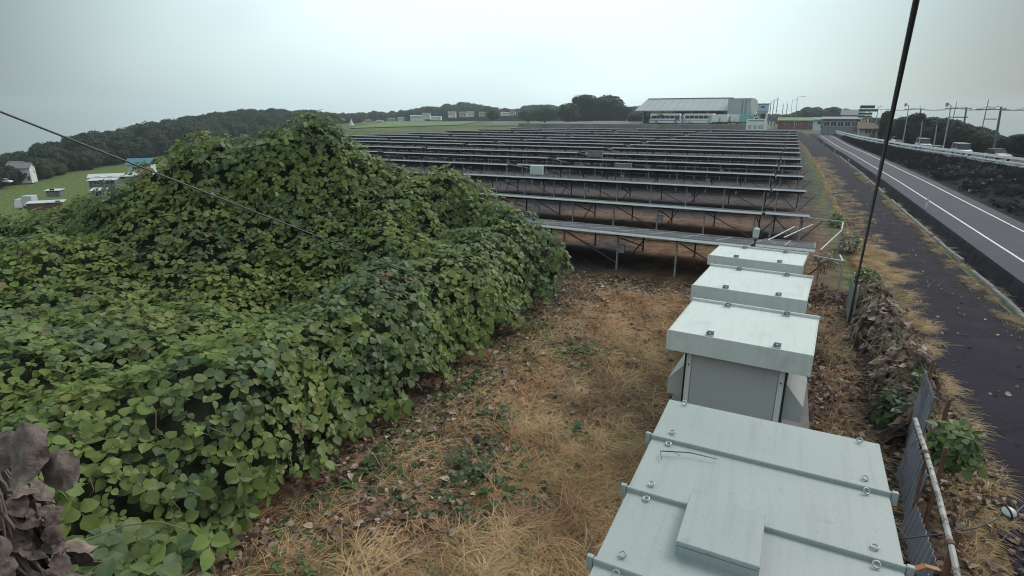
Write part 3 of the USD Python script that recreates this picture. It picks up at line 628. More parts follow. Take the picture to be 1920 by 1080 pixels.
def straw_field(pts, cols, dens, name='dry_straw', zf=None, smin=.7, smax=1.5, stand=.06):
    keep = rng.random(len(pts)) < dens; p, c = pts[keep], cols[keep]
    k = np.where(rng.random(len(p)) < stand, 4, rng.integers(0, 4, len(p)))
    instancer(name, [(t, m, False) for t in TUF for m in straw], k * 4 + c, np.column_stack([p, fz(p) + .0]), zrot(len(p)), rng.uniform(smin, smax, len(p)))
p = scatter(-6.2, 1.6, 1.0, 17.2, 21000)
n1, n2 = nz(p, .35, 31), nz(p, 1.3, 32)
onpad = (p[:, 0] > -1.3) & (p[:, 0] < 1.2) & (p[:, 1] < 14.3)
lite = sstep(-5.6, -3.2, p[:, 0] - .9 * (n1 - .5)) * sstep(16.6, 14.6, p[:, 1] + 2 * (n2 - .5))
bare = np.exp(-((p[:, 0] + 3.6) ** 2 / .9 + (p[:, 1] - 5.2) ** 2 / 2.5)) * .7
dens = np.clip(lite * (.25 + 1.1 * sstep(.36, .55, n2)) - bare, 0.03, 1) * ~onpad
cols = np.where(n2 + rng.normal(0, .09, len(p)) > .56, 1, np.where(n1 + rng.normal(0, .08, len(p)) > .5, 0, 2)); cols = np.where(rng.random(len(p)) < .06, 3, cols)
straw_field(p, cols, dens, stand=.12)
tag(stage.GetPrimAtPath('/World/dry_straw'), 'matted orange brown straw over the clearing between kudzu and cabinets', 'straw')
# grass along the path
p = np.concatenate([scatter(2.4, 4.3, 4, 26, 8500), scatter(2.6, 4.3, 26, 80, 2600)]); n2 = nz(p, 1.1, 35)
edge = np.interp(p[:, 1], [4, 9, 15, 25, 80], [2.85, 2.98, 3.25, 3.62, 3.75]) + 1.15 * (n2 - .45) * 1.6
straw_field(p, np.where(rng.random(len(p)) < .75, 1, np.where(rng.random(len(p)) < .6, 0, 3)), ((p[:, 0] < edge) & (p[:, 0] > 2.55)).astype(float) * np.where(p[:, 1] > 26, .9, .95), 'verge_grass', smin=.45, smax=1.05)
tag(stage.GetPrimAtPath('/World/verge_grass'), 'dry tan grass spilling over the edge of the asphalt path', 'grass')
p = np.concatenate([scatter(5.35, 6.05, 12, 60, 2200)]); n2 = nz(p, .8, 36)
straw_field(p, np.where(rng.random(len(p)) < .5, 2, np.where(rng.random(len(p)) < .5, 3, 1)), sstep(.40, .5, n2) * .9, 'kerb_grass', smin=.5, smax=1.1)
tag(stage.GetPrimAtPath('/World/kerb_grass'), 'thin dry grass along the concrete kerb by the ditch', 'grass')
# fallen leaves
LS = [leaflet(.085 * s, .036 * s, f, 0, k) for k, (s, f) in enumerate([(1, .15), (1.2, .45), (.8, -.35), (1.1, .8)])]
def litter(pts, name, label, zoff=.012, smin=.6, smax=1.5, wts=(.4, .22, .2, .18)):
    n = len(pts); ci = rng.choice(4, n, p=wts)
    nr = np.column_stack([rng.normal(0, .45, (n, 2)), np.ones(n)]); R, q = quat_frames(nr, rng.normal(0, 1, (n, 3)))
    o = instancer(name, [(s, m, False) for s in LS for m in dry], rng.integers(0, 4, n) * 4 + ci, np.column_stack([pts, fz(pts) + zoff + rng.uniform(0, .05, n)]), q, rng.uniform(smin, smax, n))
    return tag(o, label, 'leaf litter')
p = scatter(-6.2, -1.2, 1.0, 17.3, 15000); n2 = nz(p, .9, 41)
w = np.clip(sstep(-1.6, -4.6, p[:, 0] + 1.2 * (n2 - .5)) * (.25 + .9 * sstep(.4, .6, n2)) + .10 + .5 * sstep(14, 16.5, p[:, 1]), 0, 1)
litter(p[rng.random(len(p)) < w * .75], 'fallen_leaves', 'brown and pale fallen leaves along the foot of the kudzu')
p = scatter(.9, 3.3, 4.5, 18.5, 9500); n2 = nz(p, .8, 43)
litter(p[rng.random(len(p)) < .35 + .6 * sstep(.4, .55, n2)], 'fallen_leaves', 'fallen leaves on the ground between the cabinets and the path', wts=(.45, .13, .27, .15))
p = scatter(3.6, 5.8, 6, 40, 220)
litter(p, 'fallen_leaves', 'scattered leaves lying on the asphalt path', zoff=.03, smin=.5, smax=1.1, wts=(.3, .4, .1, .2))
# low green weeds
def weed_patch(cx, cy, rx, ry, n, label, big=1.0, mats=weed, h=.12):
    a, r_ = rng.uniform(0, 2 * math.pi, n), 1.7 * rng.random(n) ** .8; p = np.column_stack([cx + rx * r_ * np.cos(a), cy + ry * r_ * np.sin(a)])
    nr = np.column_stack([rng.normal(0, .35, (n, 2)), np.ones(n)]); R, q = quat_frames(nr, rng.normal(0, 1, (n, 3)))
    pr = [(s, m, False) for s in LEAFSHAPES[:2] for m in mats]
    o = instancer('weed_patch', pr, rng.integers(0, len(pr), n), np.column_stack([p, fz(p) + .03 + h * rng.random(n) * np.maximum(1.2 - r_, .1)]), q, rng.uniform(.25, .7, n) * big)
    return tag(o, label, 'weeds')
weed_patch(-3.6, 10.8, .95, .9, 620, 'green weed patch in the straw, level with the cabinet with a visible front')
weed_patch(-4.9, 11.9, .5, .7, 160, 'green weeds by the kudzu foot, where the thin guy wire is anchored')
weed_patch(-3.4, 6.1, .7, .8, 420, 'dark green weeds on bare soil in the middle of the clearing', mats=weed[:1])
weed_patch(-3.9, 7.6, .8, .5, 160, 'sparse green weeds along the straw near the hedge foot', mats=weed[:1])
weed_patch(-2.6, 7.9, .25, .3, 40, 'tiny green sprout in the orange straw')
weed_patch(1.2, 8.3, .35, .5, 90, 'small green weeds at the right foot of the cabinet with a visible front')
weed_patch(-5.0, 8.6, .35, 1.4, 200, 'thin green weeds along the hedge foot beyond the dark bare soil')
weed_patch(-5.0, 5.6, .35, 1.0, 170, 'low green weeds tucked under the near hedge foot')
weed_patch(-4.3, 3.6, .45, .5, 110, 'yellow green seedlings near the hedge foot in the foreground', mats=weed[1:])
p = scatter(-4.6, -1.4, 2.2, 4.2, 260)
straw_field(p, np.full(len(p), 3), np.exp(-((p[:, 0] + 2.6) ** 2 / .25 + (p[:, 1] - 3.6) ** 2 / .3)), 'grass_tuft', smin=.9, smax=1.6, stand=.8)
tag(stage.GetPrimAtPath('/World/grass_tuft'), 'pale yellow green grass tuft in the nearest straw', 'grass')

# ------------------------------------------------------------------ trees and wooded ridges
LEAFY = [leafmat('far_foliage_deep', (0.024, 0.036, 0.020), .2, .6, .35), leafmat('far_foliage_mid', (0.033, 0.049, 0.024), .2, .6, .35), leafmat('far_foliage_light', (0.048, 0.066, 0.030), .2, .6, .35)]
bark = mat('bark', (0.07, 0.055, 0.045), .9, .3, 5)
def crown(seed, n=1500, leaf=.085, wide=1.0, lobes=9):
    """unit crown: centre at 0, about 1 wide and 1 high (radius .5)"""
    r = np.random.default_rng(seed); C = [(0, 0, 0, .34, .36)]
    for k in range(lobes):
        d = r.normal(0, 1, 3); d[2] = d[2] * .8 + .1; d /= np.linalg.norm(d)
        C.append((*(d * [.27 * wide, .27 * wide, .26]), r.uniform(.15, .24), r.uniform(.13, .21)))
    v, f = [], []
    for c in C:
        m = trimesh.creation.icosphere(1, 1.0); p = m.vertices * [c[3], c[3], c[4]] * .80  # solid inner lobes, added so no light passes between the leaf cards
        p = p * (1 + .5 * (meshkit.noise(p * 9 + 3, seed)[:, None] - .5)) + c[:3]; f.append(m.faces + sum(map(len, v))); v.append(p)
    w = np.array([c[3] * c[4] for c in C]); k = r.choice(len(C), n, p=w / w.sum()); C = np.array(C)
    d = r.normal(0, 1, (n, 3)); d /= np.linalg.norm(d, axis=1, keepdims=True)
    p = C[k, :3] + d * C[k][:, [3, 3, 4]] * r.uniform(.78, 1.12, (n, 1))
    nr = d + r.normal(0, .5, (n, 3)) + [0, 0, .3]; R, _ = quat_frames(nr, r.normal(0, 1, (n, 3))); s = leaf * r.uniform(.6, 1.3, n)
    q = np.array([(-.5, 0, 0), (0, -.6, -.1), (.5, 0, .05), (0, .6, -.1)])
    V = np.einsum('nij,kj->nki', R, q) * s[:, None, None] + p[:, None]; b = sum(map(len, v)); i = np.arange(n)[:, None] * 4 + b
    v.append(V.reshape(-1, 3)); f.append(np.vstack([i + [0, 1, 2], i + [0, 2, 3]]))
    return trimesh.Trimesh(np.vstack(v), np.vstack(f), process=False)
CROWN = [crown(k, 900, .11, [1, 1.15, .9][k % 3]) for k in range(4)]
BIGC = [crown(20 + k, 4200, .055, [1, 1.1, .95, 1.05][k], 16) for k in range(4)]
def tree_class(name, cm, lm, trunk_h=.10):
    c = kindclass(name)
    obj('trunk', tube([(0, 0, -.06), (0, 0, trunk_h), (.02, .01, trunk_h + .2)], [.035, .026, .015], 7), bark, c)
    for k in range(4):
        a = k * 1.6; obj('limb', tube([(0, 0, trunk_h), (.12 * math.cos(a), .12 * math.sin(a), trunk_h + .16), (.26 * math.cos(a), .26 * math.sin(a), trunk_h + .3)], [.016, .011, .005], 5), bark, c)
    m = cm.copy(); m.apply_scale([1.0, 1.0, 1.04]); m.apply_translation([0, 0, .49]); obj('crown', m, lm, c)
    return c
TREES = [tree_class(f'broad_tree_{k}', BIGC[k], LEAFY[[0, 1, 0, 2][k]]) for k in range(4)]
def ridge(name, label, pts, T, rows, tree, hillname=None, base_z=None, seed=5, mats=(0, 1)):
    """A wooded rise: front foot and skyline surveyed per bearing, T metres deep; the ground climbs behind the foot."""
    r = np.random.default_rng(seed); pts = np.array(pts, float); px = np.arange(pts[0, 0], pts[-1, 0] + 1, 4.0)
    by, ty, D = (np.interp(px, pts[:, 0], pts[:, k]) for k in (1, 2, 3)); g = np.linspace(0, 1, rows); V, TH = [], []
    for i, x in enumerate(px):
        z0 = at_d(x, by[i], D[i])[2]
        th = np.clip(at_d(x, ty[i], D[i] + .5 * T)[2] - z0, 2.2, tree); TH.append(th)
        for k in g:
            d = D[i] + T * k; zt = at_d(x, ty[i], d)[2] - th
            V.append((*at_d(x, by[i], d)[:2], z0 + (max(zt, z0 - 1) - z0) * k ** .8))
    V = np.array(V); f = []
    for i in range(len(px) - 1):
        for k in range(rows - 1): a = i * rows + k; f += [(a, a + rows, a + 1), (a + 1, a + rows, a + rows + 1)]
    back = V[rows - 1::rows] + (V[rows - 1::rows] - EYE) * [.35, .35, 0]; back[:, 2] = np.minimum(back[:, 2], 0) - 9
    b = len(V); V2 = np.vstack([V - [0, 0, .3], back])
    for i in range(len(px) - 1): a = i * rows + rows - 1; f += [(a, a + rows, b + i), (b + i, a + rows, b + i + 1)]
    obj('hills', trimesh.Trimesh(V2, np.array(f), process=False), mat('hill_soil', (0.04, 0.05, 0.025), .95, .3, .05), smooth=True, kind='structure')
    pos, sc, idx = [], [], []
    for i in range(0, len(px) - 1):
        w = np.linalg.norm(V[(i + 1) * rows] - V[i * rows])
        for k in range(rows):
            for _ in range(max(1, r.poisson(w * T / rows / (TH[i] * .42) ** 2 * .22))):
                p = V[i * rows + k] + [r.uniform(-.5, .5) * w, r.uniform(-.5, .5) * T / rows, 0]; h = TH[i] * r.uniform(.5, 1.10)
                pos.append(p + [0, 0, h * .44]); sc.append((h * r.uniform(.75, 1.1), h * r.uniform(.75, 1.1), h * 1.08)); idx.append(r.integers(0, len(CROWN)) * len(mats) + r.integers(0, len(mats)))
    return tag(instancer(name, [(c, LEAFY[m], False) for c in BIGC for m in mats], idx, pos, zrot(len(pos)), sc), label, 'woods')
ridge('woods', 'long dark wooded ridge at the left beyond the bright green field', [(-260, 395, 312, 118), (-60, 356, 296, 140), (0, 343, 287, 150), (35, 338, 280, 155), (62, 333, 291, 160), (105, 325, 266, 170), (150, 316, 256, 180), (200, 307, 240, 192), (230, 303, 241, 200), (300, 290, 224, 225),
      (335, 284, 219, 238), (400, 272, 208, 262), (450, 263, 200, 285), (500, 255, 197, 305), (560, 246, 199, 330), (610, 240, 205, 350), (650, 234, 213, 370), (675, 230, 222, 380)], 55, 5, 10.5, seed=5, mats=(0, 1, 0, 2))
ridge('woods', 'low hazy blue wooded hills on the horizon above the pale houses', [(600, 224, 216, 520), (650, 223, 212, 510), (665, 223, 208, 505), (676, 223, 212, 500), (700, 223, 206, 500), (722, 223, 211, 500), (745, 223, 206, 500), (765, 223, 203, 500), (790, 223, 197, 500), (815, 223, 198, 500), (826, 223, 203, 500), (838, 223, 193, 500),
      (860, 223, 188, 500), (890, 223, 189, 500), (908, 223, 197, 500), (930, 223, 199, 500), (968, 224, 205, 500), (975, 224, 199, 500), (1000, 224, 194, 495), (1030, 225, 192, 490), (1060, 225, 196, 490), (1180, 225, 199, 490), (1215, 225, 196, 490), (1300, 225, 206, 490), (1440, 225, 212, 490), (1480, 225, 214, 490)], 90, 4, 13, seed=8, mats=(1, 2))
ridge('woods', 'round wooded hills above the far end of the upper road', [(1455, 228, 217, 360), (1485, 228, 211, 340), (1500, 228, 203, 330), (1518, 228, 195, 325), (1532, 228, 199, 322), (1541, 229, 205, 320), (1552, 229, 198, 315), (1575, 230, 200, 300), (1596, 231, 205, 290), (1612, 232, 214, 285), (1640, 233, 220, 280), (1700, 236, 224, 270)], 45, 4, 10, seed=11, mats=(1, 2))
ridge('woods', 'dark roadside tree belt behind the upper road at the right', [(1640, 256, 240, 170), (1650, 257, 232, 155), (1662, 256, 222, 140), (1685, 259, 216, 136), (1705, 262, 213, 132), (1740, 266, 214, 126), (1765, 269, 217, 122), (1790, 272, 226, 118), (1820, 276, 233, 114), (1850, 280, 242, 110), (1875, 283, 252, 107), (1900, 286, 252, 104), (1925, 290, 243, 102), (1990, 300, 240, 98), (2150, 330, 236, 92)], 16, 4, 5.6, seed=13, mats=(0, 1))
def tree(px, base_py, top_py, D, wpx, label, k, group=None):
    b = at_d(px, base_py, D); h = at_d(px, top_py, D)[2] - b[2]; w = wpx / FPX * D * .95
    copy_of(TREES[k], 'tree', label, 'tree', b, float(rng.uniform(0, 360)), group, (w, w, h))
tree(1072, 233, 188, 285, 62, 'left shoulder tree of the big dark clump beyond the solar field', 1)
tree(1098, 234, 170, 290, 72, 'tall left hand tree of the big dark clump beyond the solar field', 0)
tree(1135, 234, 171, 288, 78, 'widest tree of the big dark clump, right of its tallest', 2)
tree(1160, 234, 190, 280, 48, 'small right edge tree of the big dark clump left of the warehouse', 0)
tree(1022, 232, 193, 330, 64, 'paler rounded tree left of the big dark clump', 3)
tree(990, 230, 201, 350, 40, 'small pale bush like tree farthest left of the clump', 3)
tree(1192, 232, 206, 250, 44, 'grey green bushy tree touching the left end of the warehouse', 3)
tree(1236, 226, 205, 186, 74, 'low dark shrubbery behind the first white bus', 1)
tree(1655, 258, 201, 138, 19, 'tall narrow dark tree right of the layered sign tower', 0)
tree(1712, 262, 205, 130, 34, 'rounded dark tree standing above the roadside belt near the black cable', 0)
tree(1788, 272, 221, 116, 15, 'small pointed tree beside the lamp post in the roadside belt', 1)
tree(1803, 272, 226, 116, 20, 'small bushy tree left of the double armed utility pole', 1)
tree(1908, 290, 246, 100, 34, 'dark tree at the right edge behind the guardrail', 0)
tree(925, 226, 205, 300, 26, 'single dark rounded tree in front of the far pale houses', 1)

# ------------------------------------------------------------------ far fields
fieldm = mat('field_green', (0.10, 0.155, 0.03), .9, .25, .12, dirt=(0.07, 0.10, 0.03), dscale=.06)
def field(label, quad, m, dz=.03):
    q = [np.array(on_z(px, py, 0)) for px, py in quad]; n = 14; V = []
    for i in np.linspace(0, 1, n):
        for j in np.linspace(0, 1, n):
            p = (q[0] * (1 - i) + q[3] * i) * (1 - j) + (q[1] * (1 - i) + q[2] * i) * j; V.append((p[0], p[1], float(gz(p[0], p[1])) + dz + .25))
    f = []
    for i in range(n - 1):
        for j in range(n - 1): a = i * n + j; f += [(a, a + 1, a + n + 1), (a, a + n + 1, a + n)]
    return tag(obj('field', trimesh.Trimesh(np.array(V), np.array(f), process=False), m, kind='structure'), label)
field('bright green crop field', [(648, 242), (862, 235), (905, 228), (735, 228)], fieldm)
field('olive field', [(905, 237), (1150, 236), (1110, 229), (925, 228)], mat('field_olive', (0.085, 0.105, 0.05), .9, .25, .1), .05)
hayp = on_z(1055, 230, 1.5)
gm_ = trimesh.creation.icosphere(2, 1.0); gm_.apply_scale([6, 3, 1.8]); gm_.vertices += .5 * (meshkit.noise(gm_.vertices * .7, 4)[:, None] - .5) * [1, 1, .6]
hp = at_d(1053, 234, 262)
single('hay_mound', moved(gm_, (hp[0], hp[1], .3)), mat('hay', (0.26, 0.21, 0.11), .9, .25, 1.5), 'tan mound of cut grass in front of the big tree clump', 'mound')

# ------------------------------------------------------------------ houses and sheds
wallw = mat('white_wall', (0.56, 0.57, 0.56), .7, .08, 1.0); wallb = mat('beige_wall', (0.42, 0.38, 0.32), .75, .1, 1.0); wallbr = mat('brown_wall', (0.16, 0.10, 0.075), .8, .25, 2.0)
roofg = mat('grey_roof', (0.16, 0.16, 0.175), .6, .15, 1.5); roofb = mat('blue_roof', (0.085, 0.22, 0.33), .5, .12, 1.0); roofp = mat('pale_roof', (0.50, 0.53, 0.52), .5, .08, .6); roofr = mat('brown_roof', (0.15, 0.09, 0.07), .7, .2, 1.5)
pane = usdkit.material(stage, '/World/Looks/dark_pane', {'p': ('principled_bsdf', {'base_color': (0.02, 0.024, 0.03), 'roughness': .08})}, [], surface='p.BSDF')
def house_parts(c, w, d, h, rh, wm, rm, ov=.4, nwin=3, door=True, shed=False):
    obj('wall', box(-w / 2, w / 2, -d / 2, d / 2, -1.0, h), wm, c)
    if shed:
        r_ = prism_y([(-d / 2 - ov, h - .02), (d / 2 + ov, h + rh), (d / 2 + ov, h + rh + .12), (-d / 2 - ov, h + .1)], -w / 2 - ov, w / 2 + ov)
    else:
        r_ = prism_y([(-d / 2 - ov, h - .1), (0, h + rh), (d / 2 + ov, h - .1), (d / 2 + ov, h + .06), (0, h + rh + .16), (-d / 2 - ov, h + .06)], -w / 2 - ov, w / 2 + ov)
        obj('gable', prism_y([(-d / 2 + .02, h - .0), (0, h + rh - .05), (d / 2 - .02, h - .0)], -w / 2 + .01, w / 2 - .01), wm, c)
    obj('roof', r_, rm, c)
    for k in range(nwin):
        x = -w / 2 + w * (k + .7) / (nwin + .4); z0 = h * .45
        fr = obj('window', [box(x - .62, x + .62, -d / 2 - .05, -d / 2 - .003, z0 - .05, z0), box(x - .62, x + .62, -d / 2 - .05, -d / 2 - .003, z0 + 1.0, z0 + 1.05), box(x - .66, x - .6, -d / 2 - .05, -d / 2 - .003, z0, z0 + 1.0), box(x + .6, x + .66, -d / 2 - .05, -d / 2 - .003, z0, z0 + 1.0), box(x - .02, x + .02, -d / 2 - .045, -d / 2 - .003, z0, z0 + 1)], alu, c)
        obj('pane', box(x - .6, x + .6, -d / 2 - .025, -d / 2 - .004, z0, z0 + 1.0), pane, fr)
    if door: obj('door', box(w / 2 - 1.3, w / 2 - .4, -d / 2 - .04, -d / 2 - .003, 0, 2.0), roofr, c)
def house(px, py, D, label, w, d, h, rh, wm, rm, rz=None, name='house', cat='house', group=None, **k):
    s = k.pop('s', 1.0); p = at_d(px, py, D); t = thing(name, label, cat, p, math.degrees(math.atan2(p[1], p[0])) - 90 if rz is None else rz, group, s if s != 1 else None)
    house_parts(t, w / s, d / s, h / s, rh / s, wm, rm, **k); return t
house(268, 324, 118, 'small house with a bright blue roof beside the green field', 3.6, 2.6, 1.5, .9, wallw, roofb, rz=40, nwin=2, s=.45)
house(222, 338, 100, 'long low shed with a pale roof running towards the blue roofed house', 6.5, 2.4, .6, .35, wallb, roofp, rz=52, name='shed', cat='shed', nwin=4, s=.45)
house(196, 350, 84, 'grey flat roofed shed half hidden by the kudzu', 2.6, 1.4, .8, .1, roofg, roofp, rz=45, name='shed', cat='shed', nwin=2, shed=True, s=.45)
house(90, 393, 72, 'brown fronted hut with a flat roof at the left field edge', 2.9, 1.1, .72, .08, wallbr, roofp, rz=50, name='shed', cat='shed', nwin=0, shed=True, ov=.15, s=.45)
house(103, 362, 92, 'small white roofed lean-to behind the brown fronted hut', 1.5, .9, .35, .08, roofg, roofp, rz=35, name='shed', cat='shed', nwin=1, shed=True, door=False, s=.45)
house(44, 338, 148, 'pale two storey house against the dark woods at the far left', 3.6, 3, 2.4, .9, wallw, roofg, rz=48, s=.45)
house(36, 326, 150, 'grey roofed house wing behind the pale house at the far left', 2.6, 2.2, 1.7, .7, wallb, roofg, rz=30, nwin=2, s=.45)
house(190, 375, 64, 'tiny roofed hut with a pale top poking out of the kudzu', .9, .8, .9, .12, roofg, roofp, rz=45, name='shed', cat='shed', nwin=1, shed=True, door=False, s=.45)
FH = {}
for k, (wm, rm, w, h, sh2) in enumerate([(wallw, roofg, 9, 4.6, False), (wallb, roofr, 8, 3.4, False), (wallw, roofp, 14, 4.0, True)]):
    FH[k] = kindclass(f'far_house_{k}'); house_parts(FH[k], w, 7, h, 1.6 if not sh2 else .4, wm, rm, nwin=3 if k < 2 else 5, shed=sh2)
for i_, (px, py, k, s_) in enumerate([(690, 231, 1, .5), (712, 230, 2, .35), (734, 229, 1, .6), (752, 228, 0, .5), (783, 225, 2, .75), (800, 222, 0, .6), (818, 224, 2, .55), (848, 219, 0, .6), (868, 218, 1, .65), (882, 218, 0, .55), (904, 217, 1, .55), (948, 216, 2, .5), (962, 215, 1, .5), (976, 216, 1, .5), (1016, 216, 0, .5), (1038, 219, 1, .45)]):
    p = at_d(px, py, 440 + 6 * (k - 1)); n_ = ['first', 'second', 'third', 'fourth', 'fifth', 'sixth', 'seventh', 'eighth', 'ninth', 'tenth', 'eleventh', 'twelfth', 'thirteenth', 'fourteenth', 'fifteenth', 'last'][i_]
    copy_of(FH[k], 'far_house', ['white grey roofed house', 'beige brown roofed house', 'white flat roofed block'][k] + f', {n_} from the left of the houses along the hazy hills', 'house', p, math.degrees(math.atan2(p[1], p[0])) - 90 + float(rng.uniform(-25, 25)), 'far houses along the hills', s_)
cone_p = at_d(659, 234, 240)
single('white_tarp_heap', trimesh.creation.cone(1.0, 2.6, sections=8).apply_translation([cone_p[0], cone_p[1], cone_p[2] - .2]), wallw, 'white pointed covered heap at the field edge, right of the kudzu peak', 'covered heap')

def at_y(px, py, y): d = ray(px, py); return EYE + d * (y / d[1])

# ------------------------------------------------------------------ warehouse, yard and parked buses
YZ = 2.3
yb = trimesh.Trimesh([(-80, 170, -.3), (-10.5, 170, -.3), (-10.5, 172.2, YZ), (-80, 172.2, YZ), (-10.5, 262, YZ), (-80, 262, YZ), (-10.5, 262, -.3), (-80, 262, -.3), (-7.5, 170, -.3), (-7.5, 262, -.3)],
                     [(0, 1, 2), (0, 2, 3), (3, 2, 4), (3, 4, 5), (5, 4, 6), (5, 6, 7), (1, 8, 2), (8, 9, 4), (8, 4, 2), (9, 6, 4), (0, 3, 5), (0, 5, 7)], process=False)
obj('yard', yb, mat('yard_bank', (0.125, 0.122, 0.112), .9, .3, .3, dirt=(0.07, 0.08, 0.05), dscale=.25), kind='structure')
clad = mat('warehouse_cladding', (0.27, 0.285, 0.30), .55, .06, .15); clad2 = mat('warehouse_light_cladding', (0.34, 0.38, 0.385), .55, .06, .2)
t = thing('warehouse', 'long grey warehouse with a broad metal roof behind the parked buses', 'warehouse', (0, 0, YZ))
X0, X1, Y0 = at_y(1216, 186, 207.0)[0], -12.2, 190.0
obj('wall', [box(X0 + 1, X1 - 6.5, Y0 + 5, Y0 + 34, -.5, 3.7)], mat('warehouse_shaded_wall', (0.06, 0.055, 0.062), .8), t)  # wall colour darkened to paint in the shade under the roof overhang
obj('end_wall', box(X1 - 6.4, X1, Y0 + .1, Y0 + 34, -.5, 7.4), clad2, t)
nseg = 12; W_ = (X1 - 6.45 - X0) / nseg
for k in range(nseg):                                    # roof sheets, standing seams proud between them
    x0 = X0 + k * W_
    obj('roof_sheet', prism_y([(Y0, 3.75), (Y0 + 17, 7.7), (Y0 + 34, 3.75), (Y0 + 34, 3.95), (Y0 + 17, 7.9), (Y0, 3.95)], x0 + .03, x0 + W_ - .03), clad, t)
    obj('seam', prism_y([(Y0, 3.77), (Y0 + 17, 7.75), (Y0 + 17, 8.0), (Y0, 4.02)], x0 + W_ - .029, x0 + W_ + .029), clad, t)
obj('roof_sheet', prism_y([(Y0 + .11, 7.41), (Y0 + 17, 7.75), (Y0 + 34, 7.41)], X1 - 6.35, X1 - .02), clad2, t)
obj('ridge_cap', box(X0, X1 - 6.42, Y0 + 16.6, Y0 + 17.4, 7.91, 8.1), clad, t)
obj('verge_trim', prism_y([(Y0 - .1, 3.7), (Y0 + 17, 7.68), (Y0 + 17, 8.02), (Y0 - .1, 4.04)], X0 - .22, X0 - .01), cab_top, t)
for k in range(8): obj('column', box(X0 + 2 + k * 5.0, X0 + 2.3 + k * 5.0, Y0 + 1.0, Y0 + 1.3, -.3, 3.8), clad2, t)
for k in range(7): obj('loading_door', box(X0 + 3 + k * 5.0, X0 + 6.2 + k * 5.0, Y0 + 4.96, Y0 + 4.996, 0, 2.6), [clad, wallbr][k % 3 == 1], t)
obj('downpipe', tube([(X1 - 1.3, Y0 + .02, 0), (X1 - 1.3, Y0 + .02, 7.3)], .08, 6), roofg, t); obj('downpipe', tube([(X1 - 2.3, Y0 + .02, 0), (X1 - 2.3, Y0 + .02, 7.3)], .08, 6), roofg, t)
t = thing('gate_office', 'small white and blue gate building at the right end of the warehouse', 'office', (-8.9, 193, YZ - .6), 0, None, (.58, 1, 1))
obj('wall', box(-2.4, 2.4, 0, 5, -1.5, 4.2), wallw, t); obj('fascia', box(-2.7, 2.7, -.35, 5.3, 4.21, 6.3, .05), mat('blue_white_fascia', (0.42, 0.50, 0.60), .5), t); obj('fascia_stripe', box(-.9, .9, -.37, -.352, 5.2, 5.7), mat('navy', (.03, .05, .12), .5), t)
obj('roof', box(-2.8, 2.8, -.45, 5.4, 6.305, 6.5), mat('navy', (.03, .05, .12)), t); obj('shopfront', box(-1.7, 1.7, -.03, -.003, 0.2, 3.6), pane, t); obj('awning', box(-1.4, .7, -1.4, -.04, 1.2, 2.3, .05), mat('yellow_panel', (0.55, 0.40, 0.05), .6), t)
tyre = mat('tyre_rubber', (0.02, 0.02, 0.021), .85); rim_ = mat('wheel_rim', (0.4, 0.4, 0.41), .4, metal=.5)
glassd = usdkit.material(stage, '/World/Looks/vehicle_glass', {'p': ('principled_bsdf', {'base_color': (0.015, 0.018, 0.022), 'roughness': .05})}, [], surface='p.BSDF')
def wheel(c, x, y, r, w=.22):
    m = trimesh.creation.cylinder(r, w, sections=18).apply_transform(trimesh.transformations.rotation_matrix(math.pi / 2, [1, 0, 0])); tw = obj('wheel', moved(m, (x, y, r)), tyre, c)
    m = trimesh.creation.cylinder(r * .6, w + .02, sections=14).apply_transform(trimesh.transformations.rotation_matrix(math.pi / 2, [1, 0, 0])); obj('rim', moved(m, (x, y, r)), rim_, tw)
def side_profile(prof, w, c=.06):
    from shapely.geometry import Polygon
    g = Polygon(prof); a = trimesh.creation.extrude_polygon(g, w - 2 * c, engine='earcut'); a.apply_translation([0, 0, c - w / 2])
    b = trimesh.creation.extrude_polygon(g.buffer(-c), w, engine='earcut'); b.apply_translation([0, 0, -w / 2])
    m = trimesh.util.concatenate([a, b]); m = trimesh.Trimesh(np.vstack([a.vertices, b.vertices])[:, [0, 2, 1]] * [1, -1, 1], np.vstack([a.faces, b.faces + len(a.vertices)]), process=False); return m
def bus_class(name, paint, stripe):
    c = kindclass(name); L, Hh, w = 9.2, 3.0, 2.4
    obj('body', side_profile([(-L / 2, .35), (L / 2 - .1, .35), (L / 2, 1.2), (L / 2 - .35, 2.75), (L / 2 - .7, Hh), (-L / 2 + .3, Hh), (-L / 2, 2.7)], w, .08), paint, c)
    for k in range(6): obj('side_window', box(-L / 2 + .6 + k * 1.3, -L / 2 + 1.8 + k * 1.3, -w / 2 - .012, -w / 2 + .03, 1.6, 2.45, .01), glassd, c)
    obj('windscreen', bar((L / 2 - .02, 0, 1.35), (L / 2 - .36, 0, 2.68), .03, 2.0), glassd, c) if False else obj('windscreen', [box(L / 2 - .30, L / 2 - .02, -w / 2 + .15, w / 2 - .15, 1.4, 2.45)], glassd, c)
    obj('stripe', [box(-L / 2 + .2, L / 2 - .3, -w / 2 - .010, -w / 2 + .02, 1.0, 1.2), box(L / 2 - 1.9, L / 2 - .6, -w / 2 - .016, -w / 2 + .02, 1.25, 2.5)], stripe, c)
    for x in (-2.6, 2.9):
        for y in (-w / 2 + .13, w / 2 - .13): wheel(c, x, y, .48, .26)
    return c
whitev = mat('white_vehicle_paint', (0.72, 0.74, 0.74), .35, .03); dstripe = mat('dark_vehicle_stripe', (0.07, 0.06, 0.10), .5); greyv = mat('silver_vehicle_paint', (0.42, 0.43, 0.45), .35, .03, metal=.3)
b1, b2 = bus_class('bus_a', whitev, dstripe), bus_class('bus_b', whitev, greyv)
def on_yard(px, y): p = at_y(px, 225, y); return (p[0], p[1], YZ)
copy_of(b1, 'bus', 'white coach with a dark slanted stripe, leftmost of the parked vehicles', 'bus', on_yard(1249, 178), 2)
